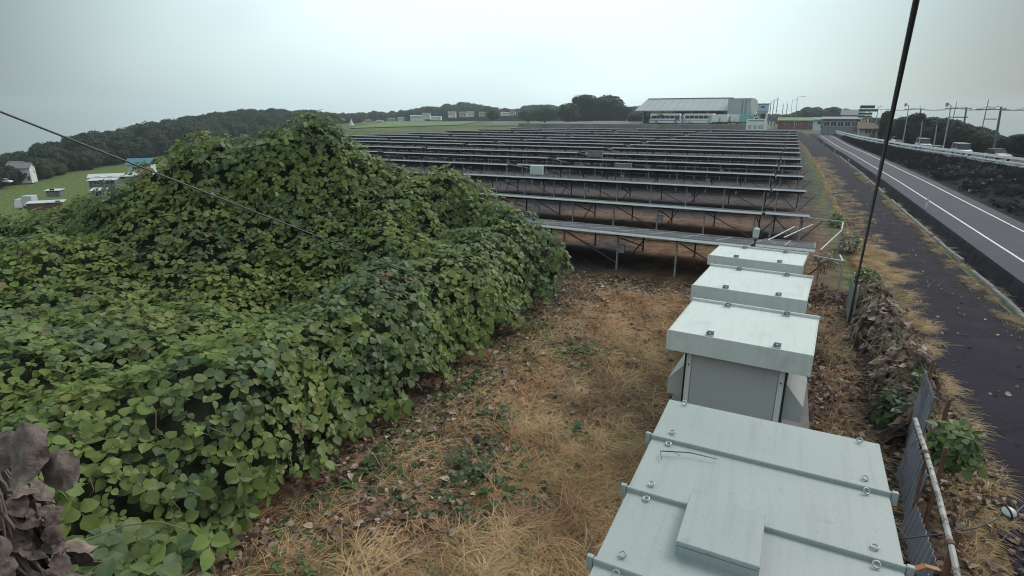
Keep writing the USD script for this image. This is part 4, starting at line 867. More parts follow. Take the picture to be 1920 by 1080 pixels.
copy_of(b2, 'bus', 'second white bus, parked right behind the striped coach', 'bus', on_yard(1312, 180), -3)
def truck_class(name, paint, boxc, L=5.2):
    c = kindclass(name)
    obj('cab', side_profile([(L / 2 - 1.5, .4), (L / 2, .4), (L / 2, 1.2), (L / 2 - .25, 2.1), (L / 2 - 1.5, 2.15)], 1.9), paint, c); obj('windscreen', box(L / 2 - .2, L / 2 - .01, -.8, .8, 1.25, 1.95), glassd, c); obj('side_window', box(L / 2 - 1.2, L / 2 - .35, -.965, -.93, 1.3, 1.9), glassd, c)
    obj('cargo_box', box(-L / 2, L / 2 - 1.56, -1.0, 1.0, .7, 2.75, .04), boxc, c); obj('chassis', box(-L / 2, L / 2 - .3, -.7, .7, .42, .69), dark_steel, c)
    for x in (-L / 2 + 1.0, L / 2 - .8):
        for y in (-.82, .82): wheel(c, x, y, .38)
    return c
tc1, tc2 = truck_class('truck_white', whitev, whitev), truck_class('truck_teal', whitev, mat('teal_cargo', (0.18, 0.42, 0.40), .5))
for px, y, k, lab, rz in [(1344, 181, 0, 'white box truck, first right of the second bus', 85), (1361, 182, 0, 'white box truck, second right of the buses', 80), (1376, 184, 0, 'white box truck in the middle of the right hand truck row', 95), (1389, 183, 0, 'white box truck beside the teal topped truck', 88), (1405, 181, 1, 'teal box truck at the right end of the parked row', 4)]:
    copy_of([tc1, tc2][k], 'box_truck', lab, 'truck', on_yard(px, y), rz)
t = thing('site_sign', 'white notice board with dark lettering at the far right corner of the solar field', 'sign', (on_z(1433, 243, 0)[0], 168, 0)); wS = 28 / FPX * 178
obj('board', box(-wS / 2, wS / 2, -.06, .06, 1.0, 3.9, .02), whitev, t); obj('green_band', box(-wS / 2 + .5, wS / 2 - .4, -.075, -.062, 3.35, 3.6), mat('sign_green', (.06, .2, .12), .6), t)
for k in range(9):
    if k in (2, 5): continue
    x = -wS / 2 + .55 + k * (wS - .9) / 9
    obj('lettering', [box(x, x + .36, -.075, -.062, 1.5, 1.62), box(x, x + .1, -.075, -.062, 1.63, 2.3), box(x + .12, x + .36, -.075, -.062, 2.05 + .1 * (k % 3), 2.2 + .1 * (k % 3)), box(x + .27, x + .37, -.0755, -.0622, 1.65, 1.9)], dstripe, t)
for s in (-1, 1): obj('post', box(s * wS / 2 * .85 - .06, s * wS / 2 * .85 + .06, .065, .16, -.3, 3.6), galv, t)

# ------------------------------------------------------------------ guardrail, posts, poles, lamps, wires
gl = np.array([(xr(y), y) for y in np.arange(34, 196, .5)]); seg = np.r_[0, np.cumsum(np.linalg.norm(np.diff(gl, axis=0), axis=1))]
sp = np.arange(0, seg[-1], 4.0); gp = np.column_stack([np.interp(sp, seg, gl[:, 0]), np.interp(sp, seg, gl[:, 1])])
railm = mat('guardrail_white', (0.60, 0.61, 0.62), .5, .1, 1.5, dirt=(0.36, 0.33, 0.31), dscale=1.5)
t = thing('guardrail', 'long white two beam guardrail along the edge of the upper road', 'guardrail')
for k in range(len(gp)):
    z = float(gz(*gp[k])); obj('post', box(-.07, .07, -.07, .07, -.6, .95, .01).apply_translation([gp[k][0], gp[k][1], z]), railm, t)
    if k < len(gp) - 1:
        a, b = np.r_[gp[k], z], np.r_[gp[k + 1], float(gz(*gp[k + 1]))]; d = (b - a) / np.linalg.norm(b - a); n_ = np.array([-d[1], d[0], 0]) * .10
        for zz, hh in ((.80, .26), (.38, .17)): obj('beam', bar(a + n_ + [0, 0, zz] + d * .01, b + n_ + [0, 0, zz] - d * .01, .05, hh, .015), railm, t)
for k, (px, py, h) in enumerate([(1543, 264, 2.6), (1562, 282, 1.0), (1588, 298, .9), (1639, 332, .85), (1727, 392, .72), (1653, 346, .6), (1530, 257, .9)]):
    p = on_z(px, py, -.62); lab = ['tall thin white marker post at the far end of the ditch', 'white marker post by the ditch, second from the far end', 'white marker post by the ditch where the ditch grass is brown', 'white marker post left of the black cable by the ditch', 'nearest white marker post at the road edge, right of the black cable', 'short stubby marker post just behind the black cable', 'smallest farthest white marker post'][k]
    if k == 0: p = on_z(px, py, .0)
    t = thing('marker_post', lab, 'post', (p[0], p[1], float(gz(p[0] + .25, p[1])))); obj('post', tube([(.25, 0, -.2), (.25, 0, h - .02), (.25, 0, h)], [.045, .045, .03], 10), whitep, t); obj('reflector', tube([(.25, 0, h - .22), (.25, 0, h - .12)], .048, 10), mat('reflector', (.5, .25, .08), .3), t)
concp = mat('concrete_pole', (0.12, 0.12, 0.125), .85, .15, 2)
TOPS = []
def upole(px, top_py, D, label, arms, h, lean=0, dbl=False):
    tp = at_d(px, top_py, D); t = thing('utility_pole', label, 'utility pole', (tp[0], tp[1], tp[2] - h), math.degrees(math.atan2(tp[1], tp[0])) - 90)
    obj('pole', tube([(.0, 0, -1.5), (-lean * .5, 0, h * .5), (-lean, 0, h)], [.19, .16, .12], 10), concp, t)
    for z, w in arms:
        a = obj('cross_arm', box(-w - lean, w * .25 - lean, -.06, .06, h - z - .05, h - z + .05), dark_steel, t)
        for x in (-w * .92, -w * .45, w * .18): obj('insulator', tube([(x - lean, 0, h - z + .06), (x - lean, 0, h - z + .26)], .06, 6), whitep, a)
    if dbl:
        obj('drop_bracket', [box(-1.5 - lean, -1.4 - lean, -.05, .05, h - 2.6, h - .1), box(-1.39 - lean, -.1 - lean, -.04, .04, h - 1.6, h - 1.5)], dark_steel, t); obj('spike', tube([(-1.45 - lean, 0, h - .1), (-1.45 - lean, 0, h + .9)], .04, 5), dark_steel, t)
    else: obj('spike', tube([(-.2 - lean, 0, h), (-.2 - lean, 0, h + .6)], .03, 5), dark_steel, t)
    TOPS.append(tp + [-(lean + .6) * RIGHT[0], -(lean + .6) * RIGHT[1], .05]); return t
upole(1886, 200, 100, 'nearest utility pole at the right edge, with a bracketed cross arm', [(.35, 2.6)], 8.0, .45, True)
upole(1819, 201, 122, 'second utility pole from the right, with two cross arms', [(.2, 2.8), (1.6, 2.0)], 8.0, .45, True)
upole(1731, 203, 158, 'third utility pole from the right, just right of the black cable', [(.2, 3.0)], 7.5, .4)
upole(1677, 204, 196, 'fourth utility pole from the right, left of the black cable', [(.2, 3.2)], 8.0, .3)
for px, py, D, h, lab in [(1459, 183, 270, 12, 'tallest utility pole right of the gate building, with cross arms'), (1452, 187, 265, 11, 'bare dark pole close left of the tallest far pole'), (1446, 191, 260, 10, 'dark pole nearest the gate building'), (1469, 196, 300, 8, 'small far pole right of the tallest far pole'), (1477, 194, 310, 8, 'thin pale far pole over the queue of cars')]:
    upole(px, py, D, lab, [(.9, 1.6)] if px == 1459 else [(.6, .5)], h)
lampm = mat('lamp_post_grey', (0.30, 0.31, 0.32), .5, .1, 2)
def lamp(px, top_py, D, label, h, arm=1.0, head=True, lean=.2):
    tp = at_d(px, top_py, D); t = thing('street_lamp', label, 'street lamp' if head else 'pole', (tp[0], tp[1], tp[2] - h), math.degrees(math.atan2(tp[1], tp[0])) - 90)
    obj('post', tube([(0, 0, -1.0), (-lean * .5, 0, h * .5), (-lean, 0, h)], [.10, .085, .06], 10), lampm, t)
    if head: obj('arm', tube([(-lean, 0, h - .03), (-lean + .35 * arm, 0, h + .12), (-lean + .7 * arm, 0, h + .12)], .04, 6), lampm, t); obj('lamp_head', box(-lean + .55 * arm, -lean + 1.25 * arm, -.14, .14, h + .06, h + .2, .04), lampm, t)
lamp(1787, 198, 98, 'street lamp with a small head, right of the middle of the guardrail', 7.0, -.5)
lamp(1707, 198, 116, 'street lamp just right of the black cable behind the guardrail', 7.0, -.5)
lamp(1649, 200, 150, 'street lamp beside the tall narrow tree', 7.6, .5)
lamp(1760, 234, 104, 'short pale post without a lamp behind the guardrail', 3.6, 0, False)
lamp(1733, 226, 112, 'faint thin post between two street lamps', 4.0, 0, False)
lamp(1497, 182, 215, 'street lamp with a curved arm over the far end of the path', 9.5, 1.8)
lamp(1487, 188, 245, 'faint farther street lamp left of the curved arm lamp', 9.0, 1.5)
wm_ = mat('wire_black', (0.02, 0.02, 0.022), .6)
t = thing('power_lines', 'sagging power lines strung between the right hand utility poles', 'wires')
out = TOPS[0] + (TOPS[0] - TOPS[1]) * .9; PT = [out] + TOPS[:4]
for i in range(4):
    for o_ in (0, 1.2):
        a, b = PT[i] + np.array([-o_ * .9, -o_ * .3, 0]), PT[i + 1] + np.array([-o_ * .9, -o_ * .3, 0]); u = np.linspace(0, 1, 13)[:, None]
        obj('wire', tube(a * (1 - u) + b * u - np.array([0, 0, 1]) * (.5 * 4 * u * (1 - u)), .035, 4), wm_, t)
# sign tower
p0 = at_d(1612, 250, 150); t = thing('sign_tower', 'tall roadside sign tower of four dark boards on two pale posts', 'sign', p0, math.degrees(math.atan2(p0[1], p0[0])) - 90)
def ZS(py): return at_d(1612, py, 150)[2] - p0[2]
s_ = 150 / FPX * .93
signd = mat('sign_board_dark', (0.035, 0.06, 0.055), .5); yel = mat('yellow_post', (0.50, 0.36, 0.10), .6, .1)
for x, m in ((-2 * s_, whitev), (8.5 * s_, whitev)): obj('post', box(x - .14, x + .14, .1, .38, -1, ZS(205)), m, t)
for k, (xa, xb, ya, yb_) in enumerate([(-6, 15, 198, 203), (-7, 20, 205, 209), (-7, 13, 211.5, 215), (-7, 13, 217, 220)]):
    bd = obj('sign_board', box(xa * s_, xb * s_, -.12, .09, ZS(yb_), ZS(ya), .03), signd, t); obj('board_edge', [box(xa * s_, xb * s_, -.13, .08, ZS(ya) + .002, ZS(ya) + .07), box(xa * s_, xb * s_, -.13, .08, ZS(yb_) - .07, ZS(yb_) - .002)], whitev, bd)
obj('yellow_column', box(1 * s_, 6 * s_, .05, .5, -1, ZS(222)), yel, t)
obj('round_emblem', moved(trimesh.creation.cylinder(3.2 * s_, .12, sections=20).apply_transform(trimesh.transformations.rotation_matrix(math.pi / 2, [1, 0, 0])), (-4.0 * s_, -.05, ZS(229))), mat('emblem_black', (.015, .015, .015), .5), t)
obj('emblem_mark', [moved(trimesh.creation.cylinder(1.5 * s_, .05, sections=3).apply_transform(trimesh.transformations.rotation_matrix(math.pi / 2, [1, 0, 0])), (-4.0 * s_, -.14, ZS(230))), box(-6.6 * s_, -1.4 * s_, -.16, -.116, ZS(229.6), ZS(228.4))], whitev, t)
house(1574, 246, 175, 'low grey roadside shop with a pale eaves band left of the sign tower', 8.5, 6, 3.0, .5, mat('shop_wall', (.19, .19, .205), .8, .2), roofg, rz=None, name='shop', cat='shop', shed=True, nwin=5)
house(1594, 241, 190, 'white walled house behind the roadside shop', 5, 6, 3.6, 1.3, wallw, roofg, nwin=2)
house(1626, 258, 142, 'small tan roofed hut at the foot of the sign tower', 3.4, 3, 1.8, 1.0, wallb, roofr, name='hut', cat='hut', nwin=1)
house(1507, 240, 235, 'long low roadside store with a light green roof and red front', 17, 6, 2.6, .9, mat('red_front', (.17, .05, .05), .7, .2), mat('green_roof', (.17, .23, .09), .7, .15), name='store', cat='store', nwin=4)
house(1535, 240, 215, 'small teal roofed booth right of the red fronted store', 3.5, 3, 2.6, .6, wallw, mat('teal_roof', (.16, .32, .33), .6), name='booth', cat='booth', nwin=1)

# ------------------------------------------------------------------ cars
def car_class(name, paint, van=False):
    c = kindclass(name); L, w = 4.2, 1.7
    low = [(-L / 2, .35), (L / 2, .35), (L / 2, .72), (L / 2 - .25, .86), (.9, .96), (-L / 2 + .15, .98), (-L / 2, .8)]
    obj('body', side_profile(low, w, .08), paint, c)
    up = [(.95, .94), (.25, 1.47), (-1.2, 1.5), (-1.95, .97)] if not van else [(1.5, .94), (1.0, 1.72), (-1.9, 1.78), (-2.05, .97)]
    obj('cabin', side_profile(up, w - .22, .05), glassd, c); x1, x0 = up[1][0], up[2][0]; z = up[2][1]
    obj('roof', box(x0 + .05, x1 - .02, -w / 2 + .12, w / 2 - .12, z - .07, z + .025, .02), paint, c)
    for s in (-1, 1):
        obj('pillar', [bar((.0, s * (w / 2 - .10), .97), (-.03, s * (w / 2 - .13), z - .03), .09, .03), bar((up[3][0] + .08, s * (w / 2 - .10), .97), (x0 + .03, s * (w / 2 - .13), z - .03), .13, .03)], paint, c)
        obj('headlight', box(L / 2 - .06, L / 2 + .015, s * .62 - .16, s * .62 + .16, .62, .78, .02), whitep, c); obj('tail_light', box(-L / 2 - .015, -L / 2 + .05, s * .65 - .12, s * .65 + .12, .66, .86, .02), mat('tail_red', (.35, .02, .02), .4), c)
    for x in (-1.28, 1.3):
        for y in (-w / 2 + .1, w / 2 - .1): wheel(c, x, y, .31, .2)
    return c
paints = {'white': whitev, 'silver': greyv, 'black': mat('black_vehicle_paint', (.025, .025, .03), .3, .02), 'red': mat('red_vehicle_paint', (.075, .022, .024), .35, .03), 'tan': mat('tan_vehicle_paint', (.28, .20, .10), .4, .03), 'pink': mat('pink_silver_paint', (.36, .26, .27), .35, .03)}
CC = {}
for px, y_off, colr, van, lab in [(1733, 6.6, 'silver', True, 'silver minivan on the upper road, middle of the guardrail'), (1803, 6.6, 'silver', True, 'silver van on the upper road near the rightmost street lamp'), (1752, 2.9, 'pink', False, 'small pinkish car just right of the silver minivan'), (1684, 6.6, 'white', False, 'white car crossing behind the black cable'), (1640, 6.4, 'silver', False, 'silver car on the upper road below the tall narrow tree'),
        (1609, 6.2, 'tan', True, 'tan van at the foot of the sign tower'), (1583, 6.0, 'black', True, 'black van passing the grey roadside shop'), (1573, 2.8, 'black', False, 'black car left of the black van'), (1551, 5.8, 'white', True, 'white van left of the black cars'), (1519, 5.2, 'pink', False, 'pinkish car in front of the red store'), (1506, 3.0, 'red', False, 'dark red car in the far queue'), (1493, 5.0, 'silver', False, 'pale car at the far end of the queue'), (1870, 6.6, 'red', False, 'dark red car at the right, low behind the guardrail')]:
    key = (colr, van)
    if key not in CC: CC[key] = car_class(f'car_{colr}_{"van" if van else "low"}', paints[colr], van)
    yy = np.arange(30, 420, .5); P = np.column_stack([xr(yy) + y_off, yy]); pp = np.array([proj((*q, .9)) for q in P]); i = int(np.argmin(np.abs(pp[:, 0] - px)))
    t_ = P[min(i + 1, len(P) - 1)] - P[i - 1]; copy_of(CC[key], 'van' if van else 'car', lab, 'van' if van else 'car', (P[i][0], P[i][1], float(gz(*P[i])) + .04), math.degrees(math.atan2(t_[1], t_[0])) + (180 if y_off > 5 else 0), None, .88)
p = at_d(12, 343, 140); copy_of(CC[('white', False)], 'car', 'white car parked by the pale house at the far left', 'car', p, 20, None, .5)
p = at_d(52, 392, 76); copy_of(truck_class('truck_small', whitev, roofp, 3.4), 'small_truck', 'small white truck beside the brown fronted hut', 'truck', (p[0], p[1], p[2]), 215, None, .5)

# embankment scrub
p = np.column_stack([rng.uniform(0, 1, 16000), rng.uniform(26, 150, 16000)]); xs_ = 12.3 + sh(p[:, 1]) + p[:, 0] * (xr(p[:, 1]) - 12.6 - sh(p[:, 1])); p = np.column_stack([xs_, p[:, 1]])
n1 = nz(p, .22, 51); p = p[rng.random(len(p)) < .25 + sstep(.4, .6, n1)]
sc_m = [leafmat('scrub_dark', (0.011, 0.010, 0.012), .1, .95, .25, .05), leafmat('scrub_grey', (0.020, 0.018, 0.021), .1, .95, .25, .05), leafmat('scrub_pale', (0.30, 0.29, 0.29), .1, .8)]
nr = np.column_stack([rng.normal(0, .6, (len(p), 2)), np.ones(len(p))]); R, q = quat_frames(nr, rng.normal(0, 1, (len(p), 3)))
tag(instancer('embankment_scrub', [(LEAFSHAPES[0], m, False) for m in sc_m] + [(TUF[4], sc_m[1], False)], rng.choice(4, len(p), p=[.24, .10, .03, .63]), np.column_stack([p, fz(p) + .08]), q, rng.uniform(.7, 2.0, len(p))), 'dark scrub with pale flecks on the embankment below the guardrail', 'scrub')

# ------------------------------------------------------------------ things close to the camera
cable_black = mat('cable_black', (0.018, 0.018, 0.02), .5, .1); wire_grey = mat('wire_grey', (0.055, 0.058, 0.062), .5, .1)
def sag(a, b, s, n=15): u = np.linspace(0, 1, n)[:, None]; return np.asarray(a) * (1 - u) + np.asarray(b) * u - np.array([0, 0, 1]) * (4 * s * u * (1 - u))
single('guy_wire', [tube(sag(at_d(-150, 150, 7.0), (-4.75, 12.4, -.1), .02), .011, 6)], wire_grey, 'thin grey guy wire slanting down across the kudzu to the clearing', 'wire')
single('stay_cable', [tube(sag(at_d(1752, -160, 3.6), (1.90, 15.85, -.1), -.06), 0.017, 8)], cable_black, 'thick black stay cable slanting from the top right down beside the path', 'cable')
sheetm = mat('grey_sheet_steel', (0.17, 0.18, 0.215), .6, .15, 2.0, dirt=(0.09, 0.075, 0.07), dscale=3.0)
def corrugated(L, h, amp=.012, pitch=.11):
    n = int(L / pitch * 4); x = np.linspace(0, L, n); o = amp * np.sin(x / pitch * 2 * np.pi); v, f = [], []
    for s in (-.003, .003):
        for z in (0, h): v += [(o[i] + s, x[i], z) for i in range(n)]
    for a, b in ((0, n), (3 * n, 2 * n), (2 * n, 0), (n, 3 * n)):
        for i in range(n - 1): f += [(a + i, a + i + 1, b + i + 1), (a + i, b + i + 1, b + i)]
    return trimesh.Trimesh(np.array(v, float), np.array(f), process=False)
t = thing('sheet_fence', 'row of leaning grey corrugated sheets with rusty posts, right of the widest cabinet', 'fence')
for k, (x, y, L, h, lean, z) in enumerate([(2.16, 8.75, .95, 1.15, .05, .15), (1.95, 7.55, 1.15, .78, .10, .0), (1.88, 6.25, 1.2, .5, .15, -.02), (1.86, 4.95, 1.2, .42, .15, 0)]):
    m = corrugated(L, h); m.apply_transform(trimesh.transformations.euler_matrix(.02 * (k % 2), lean, 0)); obj('sheet', moved(m, (x, y, z), -3 + 2 * k), sheetm, t)
for x, y, h in [(2.32, 9.72, 1.5), (2.36, 8.75, 1.32), (2.12, 7.55, 1.2), (2.02, 6.25, .95), (2.0, 4.95, .9)]:
    obj('post', bar((x, y, -.3), (x + .02, y, h), .045, .045, .005), rust, t)
obj('rail', bar((2.30, 9.70, .75), (2.10, 7.5, .62), .035), rust, t)
t = thing('green_grey_sheet', 'single green grey flat sheet standing at the foot of the black stay cable', 'panel', (1.86, 15.3, 0))
m = corrugated(1.25, 1.0, .006, .3); obj('sheet', m, mat('green_grey_sheet_look', (0.105, 0.135, 0.135), .6, .15, 2), t); obj('post', bar((.06, 1.2, -.3), (.06, 1.2, 1.1), .04), galv, t); obj('post', bar((.06, .1, -.3), (.06, .1, 1.05), .04), galv, t)
pts = [on_z(1716, 786, 1.22), on_z(1737, 850, 1.19), on_z(1760, 930, 1.2), on_z(1783, 1020, 1.17), on_z(1800, 1100, 1.16)]
t = thing('pipe_rail', 'weathered white pipe rail running along the top of the leaning sheets', 'pipe')
obj('pipe', tube(pts, .027, 10), mat('chipped_white_pipe', (0.36, 0.35, 0.34), .6, .15, 6, dirt=(0.12, 0.10, 0.085), dscale=9, dpos=(.5, .6)), t)
for p in (pts[1], pts[3]): obj('clamp', tube([p + [0, .03, -.001], p + [0, -.03, .001]], .036, 10), rust, t); obj('stand', bar(p + [0.02, .05, -1.4], p + [0.02, .05, -.03], .03), rust, t)
p = on_z(1730, 1062, .85)
single('orange_strap', [bar(p + [-.16, -.10, -.05], p + [.02, .02, .0], .05, .012), bar(p + [.02, .02, .0], p + [.15, .06, -.03], .05, .012)], mat('orange_plastic', (0.32, 0.12, 0.035), .5), 'faded orange strip lying behind the sheets at the bottom edge', 'strip')
c = on_z(1891, 961, .45); t = thing('cable_knob', 'white round knob with a black band on a black cable at the lower right', 'insulator', c)
m = trimesh.creation.icosphere(3, .075); m.apply_scale([1, 1, .9]); obj('knob', m, cab_top, t, smooth=True)
tr = trimesh.creation.torus(.074, .011, 24, 8); tr.apply_transform(trimesh.transformations.rotation_matrix(1.3, [0, 1, .3])); obj('band', tr, cable_black, t); tr = trimesh.creation.torus(.074, .009, 24, 8); tr.apply_transform(trimesh.transformations.rotation_matrix(.3, [1, 0, .3])); obj('band', tr, cable_black, t)
single('drop_cable', [tube([on_z(1690, 1010, .75), on_z(1760, 1002, .55), on_z(1830, 990, .42), on_z(1872, 972, .43), c + [-.07, 0, .0]], .009, 6), tube([c + [.07, .01, 0], on_z(1930, 938, .5), on_z(2010, 900, .8)], .012, 6)], cable_black, 'black cable that holds the white knob at the lower right', 'cable')

# dead vines over the fence
def vine_thing(name, label, cat, pos, nr, tip, mats, sizes, nparts, shapes, stems, cores=None):
    t = thing(name, label, cat); R, q = quat_frames(nr, tip); n = len(pos); si, mi = rng.integers(0, len(shapes), n), mats
    order = np.argsort(np.linalg.norm(pos - EYE, axis=1))[:nparts]; pal = dry + weed + LEAFCOL[:5]
    for i in order: obj('leaf', trimesh.Trimesh((shapes[si[i]].vertices * sizes[i]) @ R[i].T + pos[i], shapes[si[i]].faces, process=False), pal[mi[i]], t)
    rest = np.setdiff1d(np.arange(n), order)
    if len(rest):
        us = sorted(set(mi[rest])); lut = {m: k for k, m in enumerate(us)}
        instancer('leaves', [(s, pal[m], False) for s in shapes for m in us], [si[i] * len(us) + lut[mi[i]] for i in rest], pos[rest], q[rest], sizes[rest], t)
    if stems: obj('stems', stems, stemm, t, kind='stuff')
    if cores is not None: obj('inner_core', cores, mat('dead_tangle', (0.05, 0.036, 0.030), .95, .4, 12, .8, 40), t, smooth=True)
    return t
def crumpled(seed, L=.13, W=.055, crk=.022, n=6, nw=5):
    r = np.random.default_rng(seed); u, w = np.meshgrid(np.linspace(0, 1, n), np.linspace(-1, 1, nw)); pr = np.interp(u, [0, .15, .4, .75, 1], [.1, .8, 1, .7, .03])
    x, y = w * pr * W, u * L; z = .35 * W * np.sin(w * 2.2 + r.uniform(0, 3)) * pr + .3 * L * (u - .4) ** 2 + crk * (meshkit.noise(np.stack([x * 40, y * 40, 0 * x + seed], -1), seed) - .5)
    v = np.stack([x, y, z], -1).reshape(-1, 3); f = []
    for i in range(nw - 1):
        for j in range(n - 1): a = i * n + j; f += [(a, a + 1, a + n + 1), (a, a + n + 1, a + n)]
    return trimesh.Trimesh(v, np.array(f), process=False)
CR = [crumpled(k, .15 * s, .042 * s) for k, s in enumerate((1, .85, 1.1, .9, 1.2))]
n = 2300; y = rng.uniform(9.6, 16.6, n); cx = 2.35 + .10 * np.sin(y * 1.7); rr = (.36 + .12 * np.sin(y * 2.3 + 1)) * rng.uniform(.8, 1.15, n); a = rng.uniform(-.25, math.pi + .1, n)
pos = np.column_stack([cx + rr * np.cos(a) * .95, y, .18 + np.maximum(rr * np.sin(a), -.05) * 1.9]); nr = np.column_stack([np.cos(a), 0 * a, np.sin(a)]) + rng.normal(0, .4, (n, 3)); nr[:, 2] *= .45; tip = np.column_stack([.2 * np.cos(a), 0 * a, -1.2 + 0 * a]) + rng.normal(0, .3, (n, 3))
gl_ = (meshkit.fbm(pos * [1, .8, 1], 2, 77) > .66); mi = np.where(gl_ & (rng.random(n) < .6), 4, rng.choice(4, n, p=[.38, .22, .12, .28]))
core = sheet(np.linspace(-.42, .42, 7), np.linspace(9.5, 16.7, 40), lambda X, Y: .42 * np.sqrt(np.maximum(1 - (X / .43) ** 2, 0)) * (1 + .2 * np.sin(Y * 2.3 + 1)) - .05); core.vertices[:, 0] += 2.35 + .10 * np.sin(core.vertices[:, 1] * 1.7)
st = [tube([(2.35 + rng.normal(0, .3), yy, .0), (2.35 + rng.normal(0, .25), yy + rng.normal(0, .3), .6), (2.4 + rng.normal(0, .3), yy + rng.normal(0, .5), .95 + rng.normal(0, .1))], [.008, .006, .004], 5) for yy in rng.uniform(9.6, 16.6, 110)]
vine_thing('dead_vine_hedge', 'hedge of withered brown vine leaves hanging on the fence between cabinets and path', 'dead vines', pos, nr, tip, mi, rng.uniform(.9, 1.6, n), 220, CR, st, core)
def bush(cx, cy, cz, rx, ry, rz_, n, label, pal, sizes=(.6, 1.1), nparts=40, shapes=None, cat='weed', name='green_sprig'):
    d = rng.normal(0, 1, (n, 3)); d /= np.linalg.norm(d, axis=1, keepdims=True); d[:, 2] = np.abs(d[:, 2]); k = rng.uniform(.55, 1.05, (n, 1)); pos = np.array([cx, cy, cz]) + d * k * [rx, ry, rz_]
    st = [tube([(cx + rng.normal(0, rx * .2), cy + rng.normal(0, ry * .2), cz - .25), pos[i] * [.5, .5, .5] + np.array([cx, cy, cz + .1]) * .5, pos[i]], [.007, .005, .003], 5) for i in range(0, n, max(n // 10, 1))]
    return vine_thing(name, label, cat, pos, d * .6 + [0, 0, .6] + rng.normal(0, .3, (n, 3)), d + [0, 0, -.4] + rng.normal(0, .4, (n, 3)), rng.choice(pal, n), rng.uniform(*sizes, n), nparts, shapes or LEAFSHAPES, st)
G = [4, 6, 7, 8, 5]
bush(2.42, 18.0, .35, .38, .75, .55, 170, 'bright green sprig on the fence, right of the black stay cable foot', G)
bush(2.42, 8.25, .75, .24, .36, .42, 130, 'green leafy sprig growing through the pipe rail', G)
bush(2.05, 10.3, .25, .22, .5, .5, 90, 'dark green weeds left of the rusty fence post', [4, 7, 4])
bush(2.5, 24.6, .2, .35, .7, .5, 110, 'yellow green bush by the path at the end of the bare rack rails', G)
bush(2.45, 30.5, .1, .3, .9, .5, 90, 'small green bush farther along the path edge', G)
bush(2.0, 5.6, .45, .14, .3, .2, 26, 'few pale leaves low behind the pipe rail at the bottom edge', [5, 6], nparts=20)
bush(1.35, 18.4, .75, .28, .3, .5, 120, 'withered vine clump on the corner of the first rack', [0, 1, 3], (.6, 1.0), 40, CR, 'dead vines', 'dead_vine_clump')
bush(1.3, 17.2, .1, .3, .3, .45, 90, 'withered stalks at the foot of the rack corner, behind the farthest cabinet', [0, 2, 3], (.6, 1.0), 30, CR, 'dead vines', 'dead_vine_clump')
bush(2.2, 22.6, .5, .25, .6, .55, 110, 'withered vines hanging on the end of the bare rack rails', [0, 1, 3], (.6, 1.0), 30, CR, 'dead vines', 'dead_vine_clump')

# big leaves close to the camera, bottom left
pts = [on_z(165, 1012, 2.35), on_z(235, 985, 2.42), on_z(300, 978, 2.45), on_z(352, 994, 2.38)]
n = 64; base = np.array([on_z(x, y_, z) for x, y_, z in np.column_stack([rng.uniform(170, 430, n), rng.uniform(1000, 1150, n), rng.uniform(2.0, 2.35, n)])])
vine_thing('kudzu_runner', 'large near kudzu leaves with an arching pale runner at the bottom left', 'kudzu', base, np.array([0, 0, 1.0]) + rng.normal(0, .35, (n, 3)), np.array([.3, -.2, -.3]) + rng.normal(0, .7, (n, 3)), rng.choice(G, n), rng.uniform(.65, 1.05, n), 64, LEAFSHAPES,
           [tube(pts, [.007, .006, .005, .003], 6)] + [tube([b - [0, 0, .5], b - [.03, 0, .15], b], [.006, .005, .003], 4) for b in base[::5]])
# camera post wrapped in dried vine
pc = at_d(-22, 1010, 1.45); top = at_d(-40, 850, 1.45)[2]
t = thing('vine_wrapped_post', 'dark post wrapped in large dried vine leaves at the lower left corner', 'post', (pc[0], pc[1], 0))
obj('post', tube([(0, 0, -.3), (0, 0, top - .1), (0, 0, top - .09)], [.06, .055, .03], 14), mat('dark_post', (0.035, 0.03, 0.04), .6), t)
DL = [crumpled(40 + k, .15 * s, .058 * s, .035, 12, 10) for k, s in enumerate((1, .8, 1.15, .9, 1.25, .7))]
dl = [mat('dried_leaf_mauve', (0.155, 0.118, 0.105), .85, .35, 30, .35, 90, dirt=(0.07, 0.05, 0.045), dscale=22), mat('dried_leaf_tan', (0.22, 0.17, 0.14), .85, .3, 30, .35, 90, dirt=(0.10, 0.07, 0.055), dscale=22), mat('dried_leaf_umber', (0.085, 0.060, 0.055), .85, .4, 30, .35, 90)]
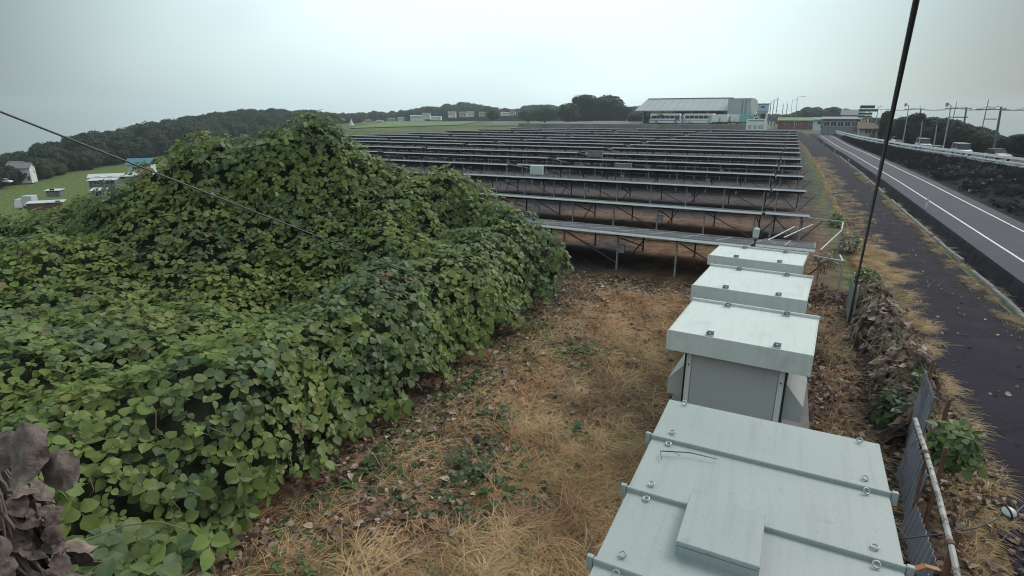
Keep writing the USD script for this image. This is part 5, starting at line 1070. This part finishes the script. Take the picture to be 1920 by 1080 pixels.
for k in range(290):
    z = top - .02 - .9 * rng.random() ** .8; az = rng.uniform(-.9, 2.3); r_ = .065 + .07 * rng.random() + .05 * (top - z)
    p = np.array([r_ * math.cos(az), r_ * math.sin(az) * .8, z]); nr_ = np.array([[math.cos(az), math.sin(az), .4]]) + rng.normal(0, .5, (1, 3)); R, _ = quat_frames(nr_, np.array([[.4 * math.cos(az), .4 * math.sin(az), -1]]) + rng.normal(0, .45, (1, 3)))
    m = DL[rng.integers(6)]; obj('dried_leaf', trimesh.Trimesh((m.vertices * rng.uniform(.25, .55)) @ R[0].T + p, m.faces, process=False), dl[rng.choice(3, p=[.5, .25, .25])], t, smooth=True)
bp = at_d(60, 835, 1.35) - [pc[0], pc[1], 0]
for o_, s_2, tp_ in (((0, 0, .05), 1.5, (.2, .1, -1)), ((.03, .0, -.02), 1.2, (.9, .2, -.5)), ((-.05, 0, .02), 1.2, (-.4, .1, -1))):
    R, _ = quat_frames(np.array([[.3, -.7, .5]]), np.array([tp_])); m = DL[2]; obj('dried_leaf', trimesh.Trimesh((m.vertices * s_2 * .5) @ R[0].T + bp + o_, m.faces, process=False), dl[0], t, smooth=True, label='large broad dried leaf sticking out at the top')
ms = []
for k in range(60):
    az = rng.uniform(-1, 2.4); z = top + .02; p = np.array([.05 * math.cos(az), .05 * math.sin(az), z]); pts = [p]
    for s in range(9): az += rng.normal(0, .3); pts.append(np.array([(.07 + .012 * s + .02 * rng.random()) * math.cos(az), (.07 + .010 * s) * math.sin(az), z - .09 * (s + 1) + rng.normal(0, .01)]))
    ms.append(tube(pts, rng.uniform(.002, .0045), 5))
obj('dry_stems', ms, mat('dry_stem', (0.15, 0.115, 0.10), .85, .3, 10), t, kind='stuff')

# ------------------------------------------------------------------ air
lo = float(gm.vertices[:, 2].min()) - 1.5
hz_ = usdkit.material(stage, '/World/Looks/haze_air', {'v': ('principled_volume', {'color': (0.84, 0.93, 0.98), 'density': 0.00028, 'anisotropy': 0.3})}, [], volume='v.volume')
tag(obj('haze', box(GX0 - 20, GX1 + 20, GY0 - 20, GY1 + 20, lo, 32.0), hz_, kind='stuff'), 'thin pale summer haze over the whole valley')
